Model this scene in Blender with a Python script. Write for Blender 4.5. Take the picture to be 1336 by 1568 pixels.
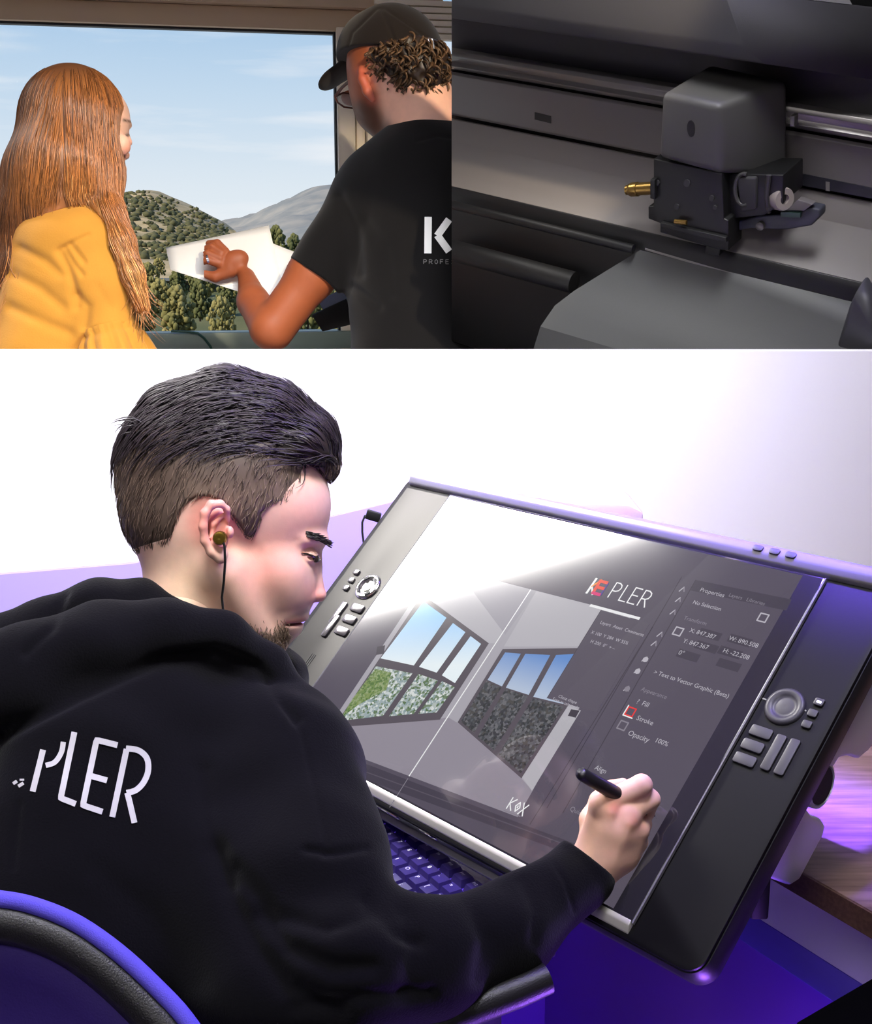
import bpy, bmesh, math, random
import numpy as np
from mathutils import Vector, Matrix

# ------------------------------------------------------------------ camera
F_PX, CX, CY = 1800.0, 668.0, 784.0
PITCH = math.radians(12.5)
CAM = Vector((0, 0, 1.38))
scene = bpy.context.scene
COL = scene.collection
for o_ in list(bpy.data.objects):
    bpy.data.objects.remove(o_)
cam_d = bpy.data.cameras.new('camera'); cam = bpy.data.objects.new('camera', cam_d); COL.objects.link(cam)
cam.location = CAM
cam.rotation_euler = (math.pi / 2 - PITCH, 0, 0)
cam_d.sensor_width = 36; cam_d.sensor_fit = 'AUTO'; cam_d.lens = F_PX / 1568 * 36
cam_d.clip_start = 0.02; cam_d.clip_end = 3000
scene.camera = cam
scene.view_settings.view_transform = 'Standard'
scene.view_settings.look = 'None'
scene.view_settings.exposure = 0.0
scene.view_settings.gamma = 1.0
scene.view_settings.use_curve_mapping = False

def lin(c):
    return tuple((v / 255 / 12.92) if v / 255 <= 0.04045 else ((v / 255 + 0.055) / 1.055) ** 2.4 for v in c[:3])

# ------------------------------------------------------------------ sky
world = bpy.data.worlds.new('sky'); scene.world = world; world.use_nodes = True
wn, wl = world.node_tree.nodes, world.node_tree.links
wn.clear()
w_out = wn.new('ShaderNodeOutputWorld'); w_bg = wn.new('ShaderNodeBackground')
w_tc = wn.new('ShaderNodeTexCoord'); w_sep = wn.new('ShaderNodeSeparateXYZ'); w_ramp = wn.new('ShaderNodeValToRGB')
wl.new(w_tc.outputs['Generated'], w_sep.inputs[0]); wl.new(w_sep.outputs['Z'], w_ramp.inputs[0])
el = w_ramp.color_ramp.elements
el[0].position = 0.0; el[0].color = (*lin((232, 240, 246)), 1)
el[1].position = 1.0; el[1].color = (*lin((70, 120, 190)), 1)
for pos_, c_ in ((0.05, (222, 233, 242)), (0.12, (196, 218, 238)), (0.2, (160, 196, 230)), (0.4, (110, 160, 215))):
    e_ = el.new(pos_); e_.color = (*lin(c_), 1)
w_map = wn.new('ShaderNodeMapping'); w_map.inputs['Scale'].default_value = (3, 3, 26)
w_noise = wn.new('ShaderNodeTexNoise'); w_noise.inputs['Scale'].default_value = 1.6; w_noise.inputs['Detail'].default_value = 7
w_cr = wn.new('ShaderNodeValToRGB'); w_cr.color_ramp.elements[0].position = 0.52; w_cr.color_ramp.elements[1].position = 0.85
w_mix = wn.new('ShaderNodeMixRGB'); w_mix.inputs['Color2'].default_value = (0.92, 0.93, 0.95, 1)
wl.new(w_tc.outputs['Generated'], w_map.inputs[0]); wl.new(w_map.outputs[0], w_noise.inputs[0])
wl.new(w_noise.outputs[0], w_cr.inputs[0]); wl.new(w_cr.outputs[0], w_mix.inputs['Fac']); wl.new(w_ramp.outputs[0], w_mix.inputs['Color1'])
wl.new(w_mix.outputs[0], w_bg.inputs[0]); w_bg.inputs['Strength'].default_value = 1.0
wl.new(w_bg.outputs[0], w_out.inputs[0])

# ------------------------------------------------------------------ lights
def look_rot(loc, target, roll=0):
    return (Vector(target) - Vector(loc)).to_track_quat('-Z', 'Y').to_euler()
def lamp(name, kind, loc, target, energy, color, **kw):
    d = bpy.data.lights.new(name, kind); o = bpy.data.objects.new(name, d); COL.objects.link(o)
    o.location = loc; o.rotation_euler = look_rot(loc, target)
    d.energy = energy; d.color = color
    for k, v in kw.items(): setattr(d, k, v)
    return o
sun = lamp('sun', 'SUN', (0, 0, 50), (-30, 100, 0), 6.0, (1.0, 0.9, 0.74), angle=0.01)
sun.rotation_euler = look_rot((0, 0, 0), (0.62, 0.55, -0.55))
# lamps for the drawing corner, out of view
key = lamp('wall_key_light', 'AREA', (0.10, 0.72, 2.75), (-0.42, 1.8, 0.95), 19, (0.98, 0.98, 1.0), shape='RECTANGLE', size=1.0, size_y=0.5, spread=math.radians(75))  # unseen key light added to whiten the partition
fill = lamp('fill_light', 'AREA', (-0.7, -0.8, 2.75), (-0.1, 1.2, 1.0), 22, (1.0, 0.96, 0.94), shape='RECTANGLE', size=1.0, size_y=1.0)  # unseen soft fill added behind the camera
violet = lamp('violet_led_panel', 'AREA', (0.42, 1.50, 2.75), (0.10, 1.36, 1.05), 5, (0.24, 0.13, 1.0), shape='RECTANGLE', size=0.8, size_y=0.12, spread=math.radians(60))
strip = lamp('rim_tint_light', 'AREA', (0.255, 1.475, 2.75), (0.255, 1.475, 0), 8, (0.16, 0.08, 1.0), shape='RECTANGLE', size=0.8, size_y=0.05, spread=math.radians(9))  # narrow unseen lamp added to tint the display's top rim violet
strip.rotation_euler = (0, 0, math.atan2(-0.7468, 0.6647))
under = lamp('violet_floor_led', 'AREA', (0.58, 0.92, 0.28), (0.40, 1.35, 0.42), 34, (0.34, 0.12, 1.0), shape='RECTANGLE', size=0.5, size_y=0.1)
linear = lamp('glare_light', 'AREA', (-1.115, 2.342, 2.288), (0, 1.5, 1), 9, (1.0, 0.97, 0.93), shape='RECTANGLE', size=1.16, size_y=0.30, spread=math.radians(48))  # unseen lamp placed so its reflection makes the screen glare
_lx = Vector((0.7005, -0.2426, 0.6711)); _ly = Vector((0.4548, 0.8765, -0.1579)); _lz = _lx.cross(_ly)
linear.rotation_euler = Matrix((_lx, _ly, _lz)).transposed().to_euler()
# low warm daylight in the window bay is imitated by an added, unseen spotlight
warm = lamp('bay_sun_light', 'SPOT', (0.62, 0.9, 2.5), (-0.36, 2.5, 1.56), 160, (1.0, 0.82, 0.58), spot_size=math.radians(41), spot_blend=0.25, shadow_soft_size=0.03)

# ------------------------------------------------------------------ pixel <-> place
_sp, _cp = math.sin(PITCH), math.cos(PITCH)
AX = Vector((1, 0, 0)); AY = Vector((0, -_sp, -_cp)); AZ = Vector((0, _cp, -_sp))   # camera right, down, forward
def ray(x, y):
    return AX * ((x - CX) / F_PX) + AY * ((y - CY) / F_PX) + AZ
def at(x, y, d):                       # depth along the optical axis
    return CAM + ray(x, y) * d
def atY(x, y, Y):                      # on the vertical plane at distance Y
    r = ray(x, y); return CAM + r * (Y / r.y)
def atZ(x, y, z):                      # on the level plane at height z
    r = ray(x, y); return CAM + r * ((z - CAM.z) / r.z)

# ------------------------------------------------------------------ objects
def tag(o, label=None, cat=None, group=None, kind=None):
    if label: o['label'] = label
    if cat: o['category'] = cat
    if group: o['group'] = group
    if kind: o['kind'] = kind
    return o
def empty(name, loc=(0, 0, 0), mat4=None):
    o = bpy.data.objects.new(name, None); COL.objects.link(o); o.empty_display_size = 0.05
    if mat4 is not None: o.matrix_world = mat4
    else: o.location = loc
    bpy.context.view_layer.update()
    return o
def wmat(o):
    return (wmat(o.parent) @ o.matrix_basis) if o.parent else o.matrix_basis.copy()
def link(name, me, m=None, parent=None, world_verts=True, smooth=False):
    """link a mesh; vertices in world space are moved into the parent's space"""
    o = bpy.data.objects.new(name, me); COL.objects.link(o)
    if m is not None:
        me.materials.clear()
        for mm in (m if isinstance(m, (list, tuple)) else [m]): me.materials.append(mm)
    if smooth:
        me.polygons.foreach_set('use_smooth', [True] * len(me.polygons))
    if parent is not None:
        o.parent = parent
        if world_verts:
            me.transform(wmat(parent).inverted())
    return o
class MB:
    """collects simple solids into one mesh"""
    def __init__(s): s.v = []; s.f = []
    def add(s, vs, fs):
        n = len(s.v); s.v += [tuple(v) for v in vs]; s.f += [tuple(i + n for i in f) for f in fs]; return s
    def box(s, c, size, R=None):
        c = Vector(c); hx, hy, hz = [a / 2 for a in size]; vs = []
        for z in (-hz, hz):
            for x, y in ((-hx, -hy), (hx, -hy), (hx, hy), (-hx, hy)):
                p = Vector((x, y, z)); p = R @ p if R is not None else p; vs.append(c + p)
        return s.add(vs, [(3, 2, 1, 0), (4, 5, 6, 7), (0, 1, 5, 4), (1, 2, 6, 5), (2, 3, 7, 6), (3, 0, 4, 7)])
    def prism(s, poly, z0, z1):
        """poly: list of (x,y) counter-clockwise, extruded along z"""
        n = len(poly)
        return s.add([(x, y, z0) for x, y in poly] + [(x, y, z1) for x, y in poly],
                     [tuple(range(n))[::-1], tuple(range(n, 2 * n))] + [(i, (i + 1) % n, n + (i + 1) % n, n + i) for i in range(n)])
    def extr(s, prof, a, b):
        """prof: list of 3D points (closed), swept by vectors a to b"""
        n = len(prof); a = Vector(a); b = Vector(b)
        return s.add([Vector(p) + a for p in prof] + [Vector(p) + b for p in prof],
                     [tuple(range(n))[::-1], tuple(range(n, 2 * n))] + [(i, (i + 1) % n, n + (i + 1) % n, n + i) for i in range(n)])
    def tube(s, pts, rad, seg=8, cap=True):
        pts = [Vector(p) for p in pts]; n = len(pts)
        rad = rad if isinstance(rad, (list, tuple)) else [rad] * n
        vs = []; up = None
        for i, p in enumerate(pts):
            t = (pts[min(i + 1, n - 1)] - pts[max(i - 1, 0)]).normalized()
            if up is None:
                up = t.orthogonal().normalized()
            up = (up - t * up.dot(t)).normalized(); w = t.cross(up)
            for k in range(seg):
                a = 2 * math.pi * k / seg
                vs.append(p + (up * math.cos(a) + w * math.sin(a)) * rad[i])
        fs = [(i * seg + k, i * seg + (k + 1) % seg, (i + 1) * seg + (k + 1) % seg, (i + 1) * seg + k) for i in range(n - 1) for k in range(seg)]
        if cap: fs += [tuple(range(seg))[::-1], tuple(range((n - 1) * seg, n * seg))]
        return s.add(vs, fs)
    def lathe(s, prof, c=(0, 0, 0), M=None, seg=32):
        """prof: (radius, height) pairs round local z"""
        c = Vector(c); n = len(prof); vs = []
        for r, h in prof:
            for k in range(seg):
                a = 2 * math.pi * k / seg; p = Vector((r * math.cos(a), r * math.sin(a), h))
                vs.append(c + (M @ p if M is not None else p))
        fs = [(i * seg + k, i * seg + (k + 1) % seg, (i + 1) * seg + (k + 1) % seg, (i + 1) * seg + k) for i in range(n - 1) for k in range(seg)]
        fs += [tuple(range(seg))[::-1], tuple(range((n - 1) * seg, n * seg))]
        return s.add(vs, fs)
    def mesh(s, name):
        me = bpy.data.meshes.new(name); me.from_pydata(s.v, [], s.f); me.update(); return me
    def build(s, name, m, parent=None, bevel=0, seg=2, smooth=False, world_verts=True, angle=40):
        me = s.mesh(name)
        bm = bmesh.new(); bm.from_mesh(me)
        if bevel:
            bmesh.ops.bevel(bm, geom=[e for e in bm.edges if len(e.link_faces) == 2 and e.calc_face_angle(0) > 0.5], offset=bevel, segments=seg, affect='EDGES', profile=0.5, clamp_overlap=True)
        bmesh.ops.recalc_face_normals(bm, faces=bm.faces)
        bm.to_mesh(me); bm.free()
        if smooth or bevel:
            me.polygons.foreach_set('use_smooth', [True] * len(me.polygons))
            try: me.set_sharp_from_angle(angle=math.radians(angle))
            except Exception: pass
        return link(name, me, m, parent, world_verts)
def rrect(cx, cy, w, h, r, seg=5, rot=0):
    pts = []
    for sx, sy, a0 in ((1, 1, 0), (-1, 1, 90), (-1, -1, 180), (1, -1, 270)):
        for k in range(seg + 1):
            a = math.radians(a0 + 90 * k / seg)
            pts.append((sx * (w / 2 - r) + r * math.cos(a), sy * (h / 2 - r) + r * math.sin(a)))
    c, s = math.cos(rot), math.sin(rot)
    return [(cx + x * c - y * s, cy + x * s + y * c) for x, y in pts]
def text_mesh(txt, size, name='text', extrude=0.0, spacing=1.0, shear=0.0):
    cu = bpy.data.curves.new(name, 'FONT'); cu.body = txt; cu.size = size; cu.extrude = extrude; cu.space_character = spacing; cu.shear = shear
    cu.resolution_u = 3
    ob = bpy.data.objects.new(name, cu); COL.objects.link(ob)
    dg = bpy.context.evaluated_depsgraph_get()
    me = bpy.data.meshes.new_from_object(ob.evaluated_get(dg))
    bpy.data.objects.remove(ob); bpy.data.curves.remove(cu)
    return me

# ------------------------------------------------------------------ materials
MATS = {}
def mat(name, rgb, rough=0.5, metal=0.0, spec=0.5, bump=0.0, bscale=200.0, var=0.0, vscale=8.0, emit=None, estr=0.0, coat=0.0, trans=0.0, sss=0.0, stretch=None, rgb2=None, sheen=0.0, attr=None, coat_rough=0.03, anis=0.0):
    m = bpy.data.materials.new(name); m.use_nodes = True
    nt = m.node_tree; N, L = nt.nodes, nt.links; b = N['Principled BSDF']
    b.inputs['Base Color'].default_value = (*lin(rgb), 1); b.inputs['Roughness'].default_value = rough; b.inputs['Metallic'].default_value = metal
    b.inputs['Specular IOR Level'].default_value = spec; b.inputs['Coat Weight'].default_value = coat; b.inputs['Coat Roughness'].default_value = coat_rough
    b.inputs['Transmission Weight'].default_value = trans; b.inputs['Sheen Weight'].default_value = sheen; b.inputs['Anisotropic'].default_value = anis
    if sss:
        b.inputs['Subsurface Weight'].default_value = sss; b.inputs['Subsurface Radius'].default_value = (0.012, 0.005, 0.003); b.inputs['Subsurface Scale'].default_value = 0.35
    if emit is not None:
        b.inputs['Emission Color'].default_value = (*lin(emit), 1); b.inputs['Emission Strength'].default_value = estr
    tc = N.new('ShaderNodeTexCoord'); mp = N.new('ShaderNodeMapping'); L.new(tc.outputs['Object'], mp.inputs[0])
    if stretch: mp.inputs['Scale'].default_value = stretch
    col_src = None
    if attr:
        at_ = N.new('ShaderNodeAttribute'); at_.attribute_name = attr; col_src = at_.outputs['Color']
        L.new(col_src, b.inputs['Base Color'])
    if var or rgb2 is not None:
        nz = N.new('ShaderNodeTexNoise'); nz.inputs['Scale'].default_value = vscale; nz.inputs['Detail'].default_value = 5; L.new(mp.outputs[0], nz.inputs[0])
        if rgb2 is not None:
            rp = N.new('ShaderNodeValToRGB'); rp.color_ramp.elements[0].position = 0.38; rp.color_ramp.elements[1].position = 0.64
            rp.color_ramp.elements[0].color = (*lin(rgb), 1); rp.color_ramp.elements[1].color = (*lin(rgb2), 1)
            L.new(nz.outputs[0], rp.inputs[0]); L.new(rp.outputs[0], b.inputs['Base Color'])
        else:
            hs = N.new('ShaderNodeHueSaturation'); mr = N.new('ShaderNodeMapRange')
            mr.inputs['From Min'].default_value = 0.3; mr.inputs['From Max'].default_value = 0.7
            mr.inputs['To Min'].default_value = 1 - var; mr.inputs['To Max'].default_value = 1 + var
            L.new(nz.outputs[0], mr.inputs[0]); L.new(mr.outputs[0], hs.inputs['Value'])
            if col_src: L.new(col_src, hs.inputs['Color'])
            else: hs.inputs['Color'].default_value = (*lin(rgb), 1)
            L.new(hs.outputs[0], b.inputs['Base Color'])
    if bump:
        nb = N.new('ShaderNodeTexNoise'); nb.inputs['Scale'].default_value = bscale; nb.inputs['Detail'].default_value = 3; L.new(mp.outputs[0], nb.inputs[0])
        bp = N.new('ShaderNodeBump'); bp.inputs['Strength'].default_value = bump; bp.inputs['Distance'].default_value = 0.002
        L.new(nb.outputs[0], bp.inputs['Height']); L.new(bp.outputs[0], b.inputs['Normal'])
    MATS[name] = m
    return m

# ------------------------------------------------------------------ sculpting: signed distance grid in camera axes (x right, y down, z depth)
class Sdf:
    def __init__(s, lo, hi, vox):
        s.lo = np.array(lo, float); s.vox = vox
        s.n = np.ceil((np.array(hi, float) - s.lo) / vox).astype(int) + 1
        s.ax = [(s.lo[i] + vox * np.arange(s.n[i])).astype(np.float32) for i in range(3)]
        s.d = np.full(s.n, 0.05, np.float32)
    def _blk(s, lo, hi, pad):
        a = np.clip(np.floor((lo - pad - s.lo) / s.vox).astype(int), 0, s.n); b = np.clip(np.ceil((hi + pad - s.lo) / s.vox).astype(int) + 1, 0, s.n)
        if np.any(b <= a): return None, None, None, None
        sl = tuple(slice(a[i], b[i]) for i in range(3))
        return sl, s.ax[0][sl[0]][:, None, None], s.ax[1][sl[1]][None, :, None], s.ax[2][sl[2]][None, None, :]
    def _op(s, sl, e, k, op):
        d = s.d[sl]
        if op == 's': e = -e
        if op == 'u':
            if k > 0:
                h = np.clip(0.5 + 0.5 * (d - e) / k, 0, 1); s.d[sl] = d * (1 - h) + e * h - k * h * (1 - h)
            else: s.d[sl] = np.minimum(d, e)
        else:
            if k > 0:
                h = np.clip(0.5 - 0.5 * (d - e) / k, 0, 1); s.d[sl] = d * (1 - h) + e * h + k * h * (1 - h)
            else: s.d[sl] = np.maximum(d, e)
    def ell(s, c, r, k=0.01, R=None, op='u'):
        c = np.array(c, float); r = np.array(r, float); m = float(r.max()) if R is not None else r
        sl, X, Y, Z = s._blk(c - m, c + m, k + 0.03)
        if sl is None: return s
        x, y, z = X - c[0], Y - c[1], Z - c[2]
        if R is not None:
            R = np.array(R, float); x, y, z = (R[0, 0] * x + R[0, 1] * y + R[0, 2] * z, R[1, 0] * x + R[1, 1] * y + R[1, 2] * z, R[2, 0] * x + R[2, 1] * y + R[2, 2] * z)
        k0 = np.sqrt((x / r[0]) ** 2 + (y / r[1]) ** 2 + (z / r[2]) ** 2); k1 = np.sqrt((x / r[0] ** 2) ** 2 + (y / r[1] ** 2) ** 2 + (z / r[2] ** 2) ** 2) + 1e-9
        s._op(sl, (k0 * (k0 - 1) / k1).astype(np.float32), k, op); return s
    def cone(s, a, b, ra, rb, k=0.01, op='u', flat=None):
        """tapered capsule; flat=(axis vector, factor) squashes it along that axis"""
        a = np.array(a, float); b = np.array(b, float); m = max(ra, rb)
        sl, X, Y, Z = s._blk(np.minimum(a, b) - m * 1.2, np.maximum(a, b) + m * 1.2, k + 0.03)
        if sl is None: return s
        ba = b - a; L2 = (ba ** 2).sum() + 1e-12
        x, y, z = X - a[0], Y - a[1], Z - a[2]
        t = np.clip((x * ba[0] + y * ba[1] + z * ba[2]) / L2, 0, 1)
        qx, qy, qz = x - t * ba[0], y - t * ba[1], z - t * ba[2]
        if flat is not None:
            n = np.array(flat[0], float); n /= np.linalg.norm(n); fct = flat[1] - 1.0
            dn = qx * n[0] + qy * n[1] + qz * n[2]
            qx, qy, qz = qx + dn * n[0] * fct, qy + dn * n[1] * fct, qz + dn * n[2] * fct
        s._op(sl, (np.sqrt(qx ** 2 + qy ** 2 + qz ** 2) - (ra + (rb - ra) * t)).astype(np.float32), k, op); return s
    def path(s, pts, rs, k=0.01, op='u', kk=None):
        for i in range(len(pts) - 1): s.cone(pts[i], pts[i + 1], rs[i], rs[i + 1], k if (i == 0 or kk is None) else kk, op)
        return s
    def polyclip(s, poly, d0, k=0.004):
        """keep what lies inside an outline drawn at depth d0, swept through the depth"""
        P = np.array([cp(x, y, d0)[:2] for x, y in poly]); X = s.ax[0][:, None]; Y = s.ax[1][None, :]
        dist = np.full((len(s.ax[0]), len(s.ax[1])), 1e9); inside = np.zeros(dist.shape, bool)
        for i in range(len(P)):
            a, b = P[i], P[(i + 1) % len(P)]; ba = b - a
            t = np.clip(((X - a[0]) * ba[0] + (Y - a[1]) * ba[1]) / (ba @ ba + 1e-12), 0, 1)
            dist = np.minimum(dist, np.hypot(X - a[0] - t * ba[0], Y - a[1] - t * ba[1]))
            c = ((a[1] > Y) != (b[1] > Y)) & (X < (b[0] - a[0]) * (Y - a[1]) / (b[1] - a[1] + 1e-12) + a[0]); inside ^= c
        e = np.where(inside, -dist, dist).astype(np.float32)[:, :, None] + 0 * s.d
        s._op((slice(None),) * 3, e, k, 'i'); return s
    def half(s, p, n, k=0.005):
        """keep the side that n points away from"""
        p = np.array(p, float); n = np.array(n, float); n /= np.linalg.norm(n)
        e = ((s.ax[0] - p[0]) * n[0])[:, None, None] + ((s.ax[1] - p[1]) * n[1])[None, :, None] + ((s.ax[2] - p[2]) * n[2])[None, None, :]
        s._op((slice(None),) * 3, e.astype(np.float32), k, 'i'); return s
    def noise(s, amp, scale, seed=0):
        """soft cloth relief: sum of a few random waves"""
        rs = np.random.RandomState(seed)
        acc = 0
        for _ in range(10):
            w = rs.normal(size=3); w *= 2 * math.pi / scale / np.linalg.norm(w) * rs.uniform(0.6, 1.6)
            ph = (s.ax[0] * w[0])[:, None, None] + (s.ax[1] * w[1])[None, :, None] + (s.ax[2] * w[2])[None, None, :] + rs.uniform(0, 6.28)
            acc = acc + np.sin(ph)
        s.d += (acc * amp / 3).astype(np.float32); return s
    def sample(s, p):
        """distance and gradient at camera-axes points p (n,3)"""
        g = (p - s.lo) / s.vox
        i = np.clip(np.floor(g).astype(int), 0, s.n - 2); t = np.clip(g - i, 0, 1)
        c = [[[s.d[i[:, 0] + a, i[:, 1] + b, i[:, 2] + e] for e in (0, 1)] for b in (0, 1)] for a in (0, 1)]
        tx, ty, tz = t[:, 0], t[:, 1], t[:, 2]
        L_ = lambda u, v, w: u * (1 - w) + v * w
        x00 = L_(c[0][0][0], c[1][0][0], tx); x10 = L_(c[0][1][0], c[1][1][0], tx); x01 = L_(c[0][0][1], c[1][0][1], tx); x11 = L_(c[0][1][1], c[1][1][1], tx)
        v = L_(L_(x00, x10, ty), L_(x01, x11, ty), tz)
        gx = L_(L_(c[1][0][0] - c[0][0][0], c[1][1][0] - c[0][1][0], ty), L_(c[1][0][1] - c[0][0][1], c[1][1][1] - c[0][1][1], ty), tz)
        gy = L_(x10 - x00, x11 - x01, tz); gz = L_(x01 - x00, x11 - x10, ty)
        gr = np.stack([gx, gy, gz], 1); gr /= np.linalg.norm(gr, axis=1, keepdims=True) + 1e-9
        return v, gr
    def surface(s):
        d = s.d; neg = d < 0
        cs = np.zeros(s.n - 1, np.int8)
        for a in (0, 1):
            for b in (0, 1):
                for c in (0, 1): cs += neg[a:s.n[0] - 1 + a, b:s.n[1] - 1 + b, c:s.n[2] - 1 + c]
        act = (cs > 0) & (cs < 8); idx = np.full(act.shape, -1, np.int64); cells = np.argwhere(act); idx[act] = np.arange(len(cells))
        acc = np.zeros((len(cells), 3)); cnt = np.zeros(len(cells))
        cor = [(a, b, c) for a in (0, 1) for b in (0, 1) for c in (0, 1)]
        val = {q: d[cells[:, 0] + q[0], cells[:, 1] + q[1], cells[:, 2] + q[2]] for q in cor}
        for q in cor:
            for axi in range(3):
                if q[axi] == 0:
                    q2 = list(q); q2[axi] = 1; q2 = tuple(q2); v0, v1 = val[q], val[q2]
                    m = (v0 < 0) != (v1 < 0); t = np.where(m, v0 / np.where(m, v0 - v1, 1), 0)
                    p = np.tile(np.array(q, float), (len(cells), 1)); p[:, axi] = t
                    acc[m] += p[m]; cnt[m] += 1
        V = s.lo + (cells + acc / np.maximum(cnt, 1)[:, None]) * s.vox
        faces = []
        for axi in range(3):
            o1, o2 = [(1, 2), (2, 0), (0, 1)][axi]
            sl0 = [slice(None)] * 3; sl1 = [slice(None)] * 3; sl0[axi] = slice(0, -1); sl1[axi] = slice(1, None)
            for q in (o1, o2): sl0[q] = slice(1, -1); sl1[q] = slice(1, -1)
            A, B = neg[tuple(sl0)], neg[tuple(sl1)]
            e = np.argwhere(A != B)
            if not len(e): continue
            fl = A[e[:, 0], e[:, 1], e[:, 2]]
            base = e.copy(); base[:, o1] += 1; base[:, o2] += 1
            def cell(da, db):
                c = base.copy(); c[:, o1] += da; c[:, o2] += db; return idx[c[:, 0], c[:, 1], c[:, 2]]
            q = np.stack([cell(-1, -1), cell(0, -1), cell(0, 0), cell(-1, 0)], 1)
            q[~fl] = q[~fl][:, ::-1]; faces.append(q)
        return V, np.concatenate(faces)
    def build(s, name, m, parent, color=None, keep=None, more=(), sculpt=None):
        V, Fq = s.surface()
        for q in more:
            V2, F2 = q.surface(); Fq = np.concatenate([Fq, F2 + len(V)]); V = np.concatenate([V, V2])
        if sculpt is not None: V = sculpt(V, Fq)
        Wv = cam2world(V)
        if keep is not None:
            kf = keep(V)[Fq].all(1); Fq = Fq[kf]
        used = np.unique(Fq); re = np.full(len(V), -1); re[used] = np.arange(len(used)); Fq = re[Fq]; V = V[used]; Wv = Wv[used]
        me = bpy.data.meshes.new(name); me.vertices.add(len(Wv)); me.vertices.foreach_set('co', Wv.astype(np.float32).ravel())
        me.loops.add(Fq.size); me.loops.foreach_set('vertex_index', Fq.astype(np.int32).ravel())
        me.polygons.add(len(Fq)); me.polygons.foreach_set('loop_start', np.arange(0, Fq.size, 4, dtype=np.int32))
        me.polygons.foreach_set('use_smooth', np.ones(len(Fq), bool))
        me.update(calc_edges=True); me.validate()
        if color is not None:
            c = color(V); ca = me.color_attributes.new('tint', 'FLOAT_COLOR', 'POINT')
            ca.data.foreach_set('color', np.concatenate([c, np.ones((len(c), 1))], 1).astype(np.float32).ravel())
        return link(name, me, m, parent)
_CM = np.array([list(AX), list(AY), list(AZ)])
def cam2world(p): return p @ _CM + np.array(CAM)
def world2cam(p): return (np.array(p) - np.array(CAM)) @ _CM.T
def cp(x, y, d):                       # camera-axes point from pixel and depth
    return np.array([(x - CX) / F_PX * d, (y - CY) / F_PX * d, d])
def rotz(a):                           # image-plane rotation (degrees, clockwise on screen); rows are the ellipsoid axes
    a = math.radians(a); return np.array([[math.cos(a), math.sin(a), 0], [-math.sin(a), math.cos(a), 0], [0, 0, 1]])
def px_of(V): return V[:, 0] / V[:, 2] * F_PX + CX, V[:, 1] / V[:, 2] * F_PX + CY
def poly_dist(x, y, pts):
    d = np.full(len(x), 1e9)
    for (ax_, ay_), (bx_, by_) in zip(pts[:-1], pts[1:]):
        ux, uy = bx_ - ax_, by_ - ay_; t = np.clip(((x - ax_) * ux + (y - ay_) * uy) / (ux * ux + uy * uy + 1e-9), 0, 1)
        d = np.minimum(d, np.hypot(x - ax_ - t * ux, y - ay_ - t * uy))
    return d
def vnormals(V, Fq):
    n = np.cross(V[Fq[:, 2]] - V[Fq[:, 0]], V[Fq[:, 3]] - V[Fq[:, 1]]); N = np.zeros_like(V)
    for i in range(4): np.add.at(N, Fq[:, i], n)
    return N / (np.linalg.norm(N, axis=1, keepdims=True) + 1e-12)
def creaser(creases):
    """cloth creases and seams pressed into the side that faces the viewer: (points, depth in m, width in px)"""
    def f(V, Fq):
        N = vnormals(V, Fq); x, y = px_of(V); out = V.copy(); fr = np.clip(-N[:, 2] * 1.6, 0, 1)
        for pts, dep, w in creases:
            d = poly_dist(x, y, pts); out -= N * (dep * fr * np.exp(-(d / w) ** 2))[:, None]
        return out
    return f
def blend(c, rgb, w):
    return c * (1 - w[:, None]) + np.array(lin(rgb))[None] * w[:, None]
def blob(x, y, cx, cy, r, p=2.0): return np.exp(-((np.hypot(x - cx, y - cy) / r) ** p))
def rayhit(obj, x, y):
    """first point of an object's surface under a pixel"""
    Mi = wmat(obj).inverted(); o_ = Mi @ CAM; d_ = (Mi.to_3x3() @ ray(x, y)).normalized()
    ok, p, n_, _ = obj.ray_cast(o_, d_); return (wmat(obj) @ p, (wmat(obj).to_3x3() @ n_).normalized()) if ok else (None, None)
def decal(name, polys, obj, m, parent, lift=0.001, sub=3.0):
    """flat print laid on a surface: polylines (points in pixels, width px) draped by casting onto it"""
    V, F = [], []
    for pts, w in polys:
        P = [np.array(p, float) for p in pts]; dense = [P[0]]
        for a, b in zip(P[:-1], P[1:]):
            k = max(int(np.hypot(*(b - a)) / sub), 1)
            dense += [a + (b - a) * (i + 1) / k for i in range(k)]
        row = []
        for i, p in enumerate(dense):
            t = dense[min(i + 1, len(dense) - 1)] - dense[max(i - 1, 0)]; t = t / (np.linalg.norm(t) + 1e-9); nn = np.array([-t[1], t[0]])
            pr_ = []
            for sgn in (-1, 0, 1):
                q = p + nn * sgn * w / 2; h, hn = rayhit(obj, q[0], q[1])
                if h is None: pr_ = None; break
                pr_.append(h + (CAM - h).normalized() * lift)
            row.append(pr_)
        for a, b in zip(row[:-1], row[1:]):
            if a is None or b is None: continue
            n0 = len(V); V += [tuple(v) for v in a + b]; F += [(n0, n0 + 1, n0 + 4, n0 + 3), (n0 + 1, n0 + 2, n0 + 5, n0 + 4)]
    me = bpy.data.meshes.new(name); me.from_pydata(V, [], F); me.update(); return link(name, me, m, parent)
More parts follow.
